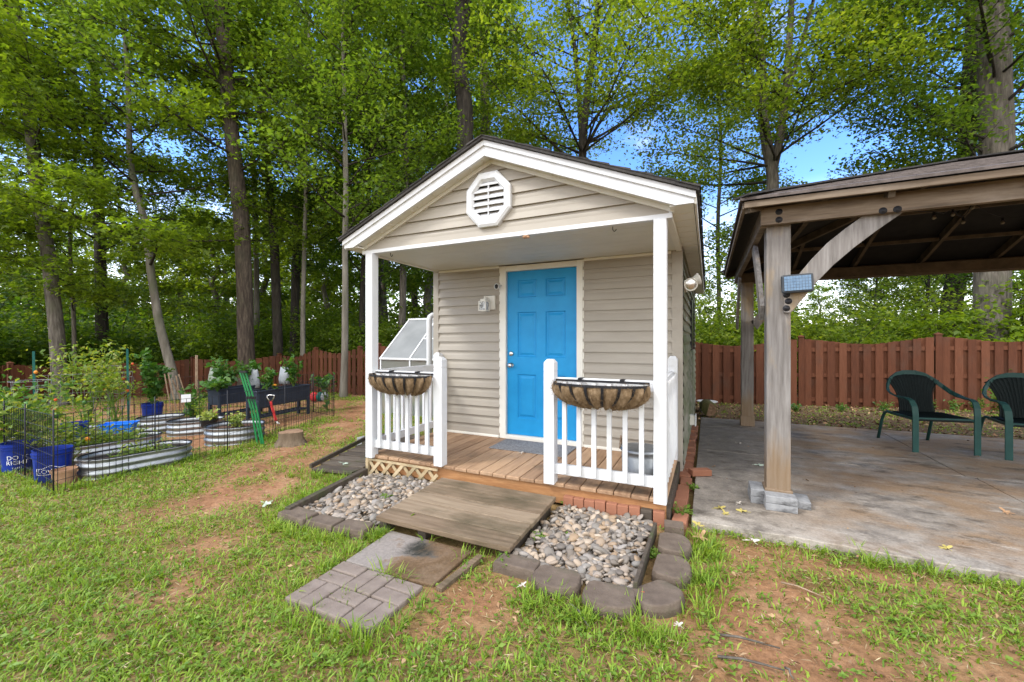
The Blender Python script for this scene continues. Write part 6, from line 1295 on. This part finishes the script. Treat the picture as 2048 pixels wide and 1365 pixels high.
# ------------------------------------------------------------------ grass, weeds, leaf litter
RECTS = [(-3.36,-.10,3.31,9.7), (-.14,8,3.445,8.35), (-2.26,-1.12,2.33,3.4), (-2.11,-1.40,1.50,2.39), (-3.14,-2.25,2.17,3.4), (-1.2,-.33,2.16,3.4), (-.36,-.06,2.2,3.2), (-4.1,-3.3,3.15,4.6)]
beds = [(o.location.x, o.location.y) for o in (bA, bB, bC, bD, bE, bF)]
def blocked(x, y, mrg=0.):
    k = np.zeros(np.shape(x), bool)
    for a, b, c, d in RECTS: k |= (x > a+mrg) & (x < b-mrg) & (y > c+mrg) & (y < d-mrg)
    for o, hl, r in ((bA, .52, .26), (bB, .52, .25), (bC, .6, .25), (bD, .45, .27), (bE, .45, .27), (bF, .45, .34)):
        a = o.rotation_euler[2]; dx_, dy_ = x-o.location.x, y-o.location.y; u = dx_*math.cos(a)+dy_*math.sin(a); v = -dx_*math.sin(a)+dy_*math.cos(a); k |= (np.abs(u) < hl+.1) & (np.abs(v) < r)
    return k
def scatter(n, rng, ymin=.7, ymax=14., pw=1.0):
    """points spread over the yard, denser near the camera; in ground coordinates"""
    u = rng.uniform(0, 1, n); Y = (ymin**(2-pw)+u*(ymax**(2-pw)-ymin**(2-pw)))**(1/(2-pw)); X = rng.uniform(-1, 1, n)*(1.38*Y+1.2)
    x, y = X*CS-Y*SN, X*SN+Y*CS; return x, y, Y
def blades(x, y, z, Ln, W, ang, lean, rng):
    """bent two-quad grass blades"""
    n = len(x); d = np.stack([np.cos(ang), np.sin(ang), np.zeros(n)], 1); r = np.stack([-np.sin(ang), np.cos(ang), np.zeros(n)], 1)+rng.normal(0, .15, (n, 3)); B = np.stack([x, y, z], 1)
    up = np.array([0, 0, 1.]); l1 = lean[:, None]*.6; l2 = np.minimum(lean*1.5, 1.75)[:, None]
    M = B+(up*np.cos(l1)+d*np.sin(l1))*Ln[:, None]*.5; T = M+(up*np.cos(l2)+d*np.sin(l2))*Ln[:, None]*.5; w = W[:, None]/2
    V = np.stack([B-r*w*.7, B+r*w*.7, M+r*w, M-r*w, T+r*w*.12, T-r*w*.12], 1).reshape(-1, 3); o = (np.arange(n)*6)[:, None]
    return V, np.concatenate([o+np.array([[0,1,2,3]]), o+np.array([[3,2,4,5]])], 0)
rng = np.random.default_rng(91)
x, y, Y = scatter(82000, rng, .8, 15, 1.2); dn = lawn(x, y); keep = (rng.uniform(0, 1, len(x)) < dn**1.2+.015) & ~blocked(x, y) & ~((y > 8.2) & (x > -.9) & (rng.uniform(0, 1, len(x)) > .10))
x, y, Y, dn = x[keep], y[keep], Y[keep], dn[keep]
nb_ = rng.integers(4, 9, len(x)); cx = np.repeat(x, nb_); cy2 = np.repeat(y, nb_); cY = np.repeat(Y, nb_); cd = np.repeat(dn, nb_); n = len(cx)
big = np.repeat(rng.uniform(.65, 1.35, len(x))*(.75+.5*fbm(x*1.5, y*1.5, 33)), nb_)
sc_ = .02+.012*np.sqrt(cY); bx = cx+rng.normal(0, 1, n)*sc_; by = cy2+rng.normal(0, 1, n)*sc_
ang = np.arctan2(by-cy2, bx-cx)+rng.normal(0, .6, n); far = np.clip(cY/3.5, 1, 2.6)
Ln = rng.uniform(.024, .062, n)*big*(.7+.3*cd); W = rng.uniform(.005, .0095, n)*far**.8
V, F = blades(bx, by, zt(bx, by)-.004, Ln, W, ang, rng.uniform(.45, 1.35, n), rng)
print('grass blades', n)
tag(link_mesh('grass', grid_mesh('grass', V, F), GRASS), 'patchy green lawn grass growing through the red clay', 'grass', None, 'stuff')
# longer tufts along edges
TUF = []
def edge_line(a, b, n_, sd): 
    t = rng.uniform(0, 1, n_); return np.stack([a[0]+(b[0]-a[0])*t+rng.normal(0, sd, n_), a[1]+(b[1]-a[1])*t+rng.normal(0, sd, n_)], 1)
for a, b, n_, sd in (((-.03,2.25),(-.02,3.25),60,.05), ((-.95,2.06),(-.1,2.06),55,.05), ((-3.1,2.1),(-2.3,2.12),46,.05), ((-2.14,1.5),(-2.18,2.35),26,.03), ((-1.40,1.46),(-1.33,1.9),8,.03), ((-3.2,2.2),(-3.4,3.1),34,.05), ((-2.25,2.25),(-2.1,2.34),8,.03), ((-1.85,1.92),(-1.6,1.92),6,.012), ((-1.87,1.55),(-1.7,1.7),3,.02), ((.9,3.34),(2.6,3.38),40,.06), ((-.1,3.2),(.9,3.2),8,.08), ((-2.0,1.42),(-1.4,1.45),22,.05), ((-4.1,3.05),(-3.3,3.1),34,.05), ((-1.9,2.31),(-1.3,2.34),4,.02), (tuple(WFP[2])[:2],tuple(WFP[3])[:2],60,.08), (tuple(WFP[3])[:2],tuple(WFP[4])[:2],60,.08), (tuple(WFP[4])[:2],tuple(WFP[5])[:2],50,.08), (tuple(WFP[0])[:2],tuple(WFP[2])[:2],50,.08), (tuple(WFP[5])[:2],tuple(WFP[6])[:2],40,.1)): TUF.append(edge_line(a, b, n_, sd))
TUF = np.concatenate(TUF); k_ = 13; cx = np.repeat(TUF[:,0], k_); cy2 = np.repeat(TUF[:,1], k_); n = len(cx); bx = cx+rng.normal(0, .02, n); by = cy2+rng.normal(0, .02, n)
V, F = blades(bx, by, zt(bx, by)-.004, rng.uniform(.05, .125, n)*np.repeat(rng.uniform(.6, 1.2, len(TUF)), k_), rng.uniform(.004, .0075, n), np.arctan2(by-cy2, bx-cx)+rng.normal(0, .5, n), rng.uniform(.25, 1.15, n), rng)
tag(link_mesh('edge_grass', grid_mesh('edge_grass', V, F), GRASS), 'longer tufts of grass along blocks, paving and fence feet', 'grass', None, 'stuff')
# broad leaved weeds
x, y, Y = scatter(9000, rng, .8, 9, 1.2); keep = (rng.uniform(0, 1, len(x)) < .2+.7*lawn(x, y)) & ~blocked(x, y); x, y, Y = x[keep], y[keep], Y[keep]
nl = rng.integers(4, 9, len(x)); cx = np.repeat(x, nl); cy2 = np.repeat(y, nl); n = len(cx); s = np.repeat(rng.uniform(.6, 1.3, len(x)), nl)
a = rng.uniform(0, 6.28, n); r = rng.uniform(.006, .03, n)*s; C = np.stack([cx+r*np.cos(a), cy2+r*np.sin(a), zt(cx, cy2)+rng.uniform(.008, .035, n)*s], 1)
D = np.stack([np.cos(a), np.sin(a), rng.uniform(-.2, .5, n)], 1); L = rng.uniform(.014, .030, n)*s
tag(link_mesh('weeds', quads_mesh('weeds', leaf_quads(C, D, rand_dirs(n, 2.2, .4, rng), L, L*.62, .15, .1)), WEED), 'low broadleaf weeds scattered through the thin lawn', 'weeds', None, 'stuff')
# weeds of their own by the ramp, stones and patio
for px_, py_, s, lab in ((815,1060,.10,'clover clump at the left foot of the plank ramp'),(905,1080,.07,'small grassy weed under the front edge of the plank ramp'),(1010,1138,.07,'broad leaved weed in the clay by the ramp corner block'),(1080,1085,.06,'small weed among stones beside the ramp'),(1143,1088,.05,'light green weed in the middle of the right stone bed'),(1362,1040,.10,'bright clover clump at the patio corner by the bricks'),(1130,1012,.05,'small weed at the foot of the upright bricks near the ramp'),(1240,1030,.05,'small weed between bricks and stones under the right railing'),(775,1005,.045,'weed growing among the left river stones'),(1300,1120,.05,'young weed at the right edge of the stone bed'),(1390,985,.06,'weed sprouting between edge bricks and patio')):
    g = gnd(px_, py_); plant('weed_clump', lab, 'weed', (g.x, g.y, .02), s*.8, s, WEED, 46, s*.42, 7, None, lo=-.3)
# leaves and litter behind the patio
x, y, Y = scatter(60000, rng, 5, 16, .8); keep = rng.uniform(0, 1, len(x)) < litter(x, y)*.55; keep &= ~((x > -3.4) & (x < -.2) & (y < 9.5)); x, y = x[keep][:7500], y[keep][:7500]; n = len(x)
C = np.stack([x, y, zt(x, y)+rng.uniform(.005, .035, n)], 1); L = rng.uniform(.035, .085, n)
tag(link_mesh('leaf_litter', quads_mesh('leaf_litter', leaf_quads(C, rand_dirs(n, 0, .25, rng), rand_dirs(n, 1.6, .5, rng), L, L*rng.uniform(.35, .7, n), .3, .15)), DRYLEAF), 'brown leaf litter between patio and fence', 'leaf litter', None, 'stuff')
x, y, Y = scatter(60000, rng, .8, 10, 1.2); keep = ~blocked(x, y) & (rng.uniform(0, 1, len(x)) < .25+.6*lawn(x, y)); x, y, Y = x[keep], y[keep], Y[keep]; n = len(x)
C = np.stack([x, y, zt(x, y)+.008+rng.uniform(0, .014, n)], 1); L = rng.uniform(.02, .06, n)
THATCH = pmat('dead_thatch', [(.1, (.17,.12,.06)), (.5, (.31,.24,.13)), (.9, (.46,.39,.23))], .9, 8, bump=0, island=.8)
tag(link_mesh('thatch', quads_mesh('thatch', leaf_quads(C, rand_dirs(n, 0, .22, rng), rand_dirs(n, 1.6, .5, rng), L, rng.uniform(.0018, .0042, n)*np.clip(Y/3, 1, 2), .1, .1)), THATCH), 'dead straw coloured grass lying between the green blades', 'thatch', None, 'stuff')
x, y, Y = scatter(14000, rng, .9, 13, 1.0); keep = (rng.uniform(0, 1, len(x)) < .5) & ~blocked(x, y); x, y = x[keep], y[keep]; n = len(x)
C = np.stack([x, y, zt(x, y)+.012+rng.uniform(0, .02, n)], 1); L = rng.uniform(.015, .045, n)
tag(link_mesh('yard_debris', quads_mesh('yard_debris', leaf_quads(C, rand_dirs(n, 0, .2, rng), rand_dirs(n, 1.6, .5, rng), L, L*rng.uniform(.12, .6, n), .2, .1)), DRYLEAF), 'tiny dead leaves and chips strewn over the lawn', 'debris', None, 'stuff')
n = 260; x = rng.uniform(0, 4.2, n)**1.0; y = rng.uniform(3.6, 8.1, n); L = rng.uniform(.006, .022, n)*np.where(rng.uniform(0, 1, n) < .12, 2, 1)
tag(link_mesh('patio_debris', quads_mesh('patio_debris', leaf_quads(np.stack([x, y, PZ+.003+rng.uniform(0, .006, n)], 1), rand_dirs(n, 0, .1, rng), rand_dirs(n, 2, .3, rng), L, L*rng.uniform(.3, .9, n), .2, .1)), DRYLEAF), 'tiny dead leaf bits scattered over the concrete patio', 'debris', None, 'stuff')
# single fallen leaves and twigs
LM = {'r': pmat('fallen_red_leaf', [(.3, (.22,.05,.03)), (.7, (.34,.10,.05))], .55, 20), 'b': pmat('fallen_tan_leaf', [(.3, (.30,.17,.09)), (.7, (.44,.28,.16))], .7, 20), 'y': pmat('fallen_yellow_leaf', [(.3, (.34,.28,.07)), (.7, (.48,.40,.14))], .6, 20), 'g': pmat('fallen_grey_green_leaf', [(.3, (.34,.42,.33)), (.7, (.50,.58,.48))], .6, 20), 'w': pmat('fallen_pale_leaf', [(.3, (.45,.40,.34)), (.7, (.60,.55,.48))], .6, 20)}
def fallen(px_, py_, s, c_, lab, rz=0, z=None):
    if z is None: g = gnd(px_, py_); zz_ = g.z+.045
    else: d = ray(px_, py_); g = Vector((0,0,CAMH))+d*((z-CAMH)/d.z); zz_ = z+.006
    q = MB(); pts = []; n_ = 30
    for k in range(n_): a = 2*math.pi*k/n_; rr = s*(.62+.38*math.cos(5*a)*(1 if abs(a-math.pi) > .5 else .4)); pts.append((rr*math.cos(a), rr*math.sin(a), .16*s*math.sin(2*a+rz)+.10*s*math.cos(3*a)+.04*s))
    q.add([(0, 0, .0)]+pts, [(0, 1+k, 1+(k+1)%n_) for k in range(n_)]); q.tube([(-.5*s, 0, .02*s), (-1.35*s, .05*s, .0)], .0018, 4)
    o = q.build('fallen_leaf', LM[c_], None); o.location = (g.x, g.y, zz_); o.rotation_euler = (random.uniform(-.2, .2), random.uniform(-.2, .2), rz); tag(o, lab, 'leaf')
fallen(1273, 1213, .055, 'r', 'large dark red fallen leaf in front of the edging blocks', .8); fallen(1248, 1210, .032, 'b', 'small orange fallen leaf touching the large red leaf', 2.)
fallen(1402, 1086, .065, 'b', 'big tan oak leaf lying near the patio corner', 1.2); fallen(1396, 1062, .05, 'y', 'yellow green fallen leaf above the big tan oak leaf', 2.6); fallen(1505, 1095, .05, 'w', 'pale tan fallen leaf on the clay below the patio edge', .3)
fallen(1440, 1018, .05, 'y', 'yellow curled leaf on the patio left of the gazebo post', .5, PZ); fallen(1450, 1028, .04, 'y', 'second yellow leaf just below the curled one on the patio', 2., PZ); fallen(1484, 1024, .045, 'y', 'yellow leaf on the patio below the left concrete blocks', 3., PZ); fallen(1478, 1008, .03, 'w', 'pale cream leaf on the patio by the left concrete blocks', 1., PZ)
fallen(1478, 888, .045, 'w', 'white leaf on the patio behind the gazebo post', .7, PZ); fallen(1518, 932, .05, 'g', 'green yellow leaf against the left side of the gazebo post', .2, PZ); fallen(1428, 934, .03, 'b', 'small brown leaf on the patio near the loose brick', 1.1, PZ); fallen(1893, 1098, .04, 'y', 'yellow leaf near the front edge of the patio', .4, PZ); fallen(2012, 1026, .05, 'b', 'brown leaf at the right side of the patio', 2., PZ)
fallen(533, 1017, .055, 'g', 'pale grey green leaf lying on the lawn left of the stone bed', .1); fallen(688, 928, .05, 'g', 'pale green leaf lying on the mossy side ramp', .3, .05); fallen(1042, 907, .03, 'w', 'small pale leaf on the porch boards below the doormat', .3, .202); fallen(1348, 1022, .04, 'b', 'dry brown leaf beside the porch corner stones', .3); fallen(1045, 1186, .028, 'w', 'small pale upright leaf in grass in front of the stones', .9); fallen(1358, 1268, .026, 'w', 'small white leaf in the thin grass below the stone bed', .9)
for i, (x0, y0_, x1, y1_, r, lab) in enumerate(((1430,1277,1560,1305,.006,'thin dark twig lying on bare clay at lower right'),(1435,1322,1570,1350,.006,'lower of two dark twigs on the clay at lower right'),(1562,1172,1650,1202,.005,'pale twig in the thin grass below the patio'),(1140,1215,1185,1270,.006,'short twig in the lawn in front of the edging blocks'),(10,938,55,960,.012,'dark stick at the left foot of the wire fence'),(1570,1345,1588,1368,.005,'short twig at the bottom edge of the lawn'))):
    a, b = gnd(x0, y0_), gnd(x1, y1_); q = MB(); q.tube([a+Vector((0,0,.02)), a.lerp(b, .35)+Vector((.006,.004,.028)), a.lerp(b, .7)+Vector((-.004,.002,.024)), b+Vector((0,0,.018))], [r, r*.9, r*.75, r*.5], 6); tag(set_origin(q.build('twig', BARK_GREY if i != 2 else STICKW, smooth=True), a), lab, 'twig')
# scrap plants along the back fence
for i, (px_, py_, s) in enumerate(((1765,815,.22),(1855,826,.20),(1910,828,.22),(1955,828,.25),(1680,818,.16),(1590,812,.15))):
    g = at(px_, 682, 8.3); plant('ground_ivy', f'small green weed at the foot of the right fence, {ordw[5-i] if i < 4 else ordw[i-4]} from the '+('gazebo post' if i >= 4 else 'right edge'), 'weed', (g.x, g.y, float(zt(g.x, g.y))), s, s*.8, LEAF_PEP, 60, .06, 6, None, lo=-.2)
g = at(2040, 682, 7.2); plant('fern_clump', 'heap of dark green leafy growth behind the right chair', 'plant', (g.x, g.y, 0), .55, .5, LEAF_D, 500, .10, 14, lo=-.2)
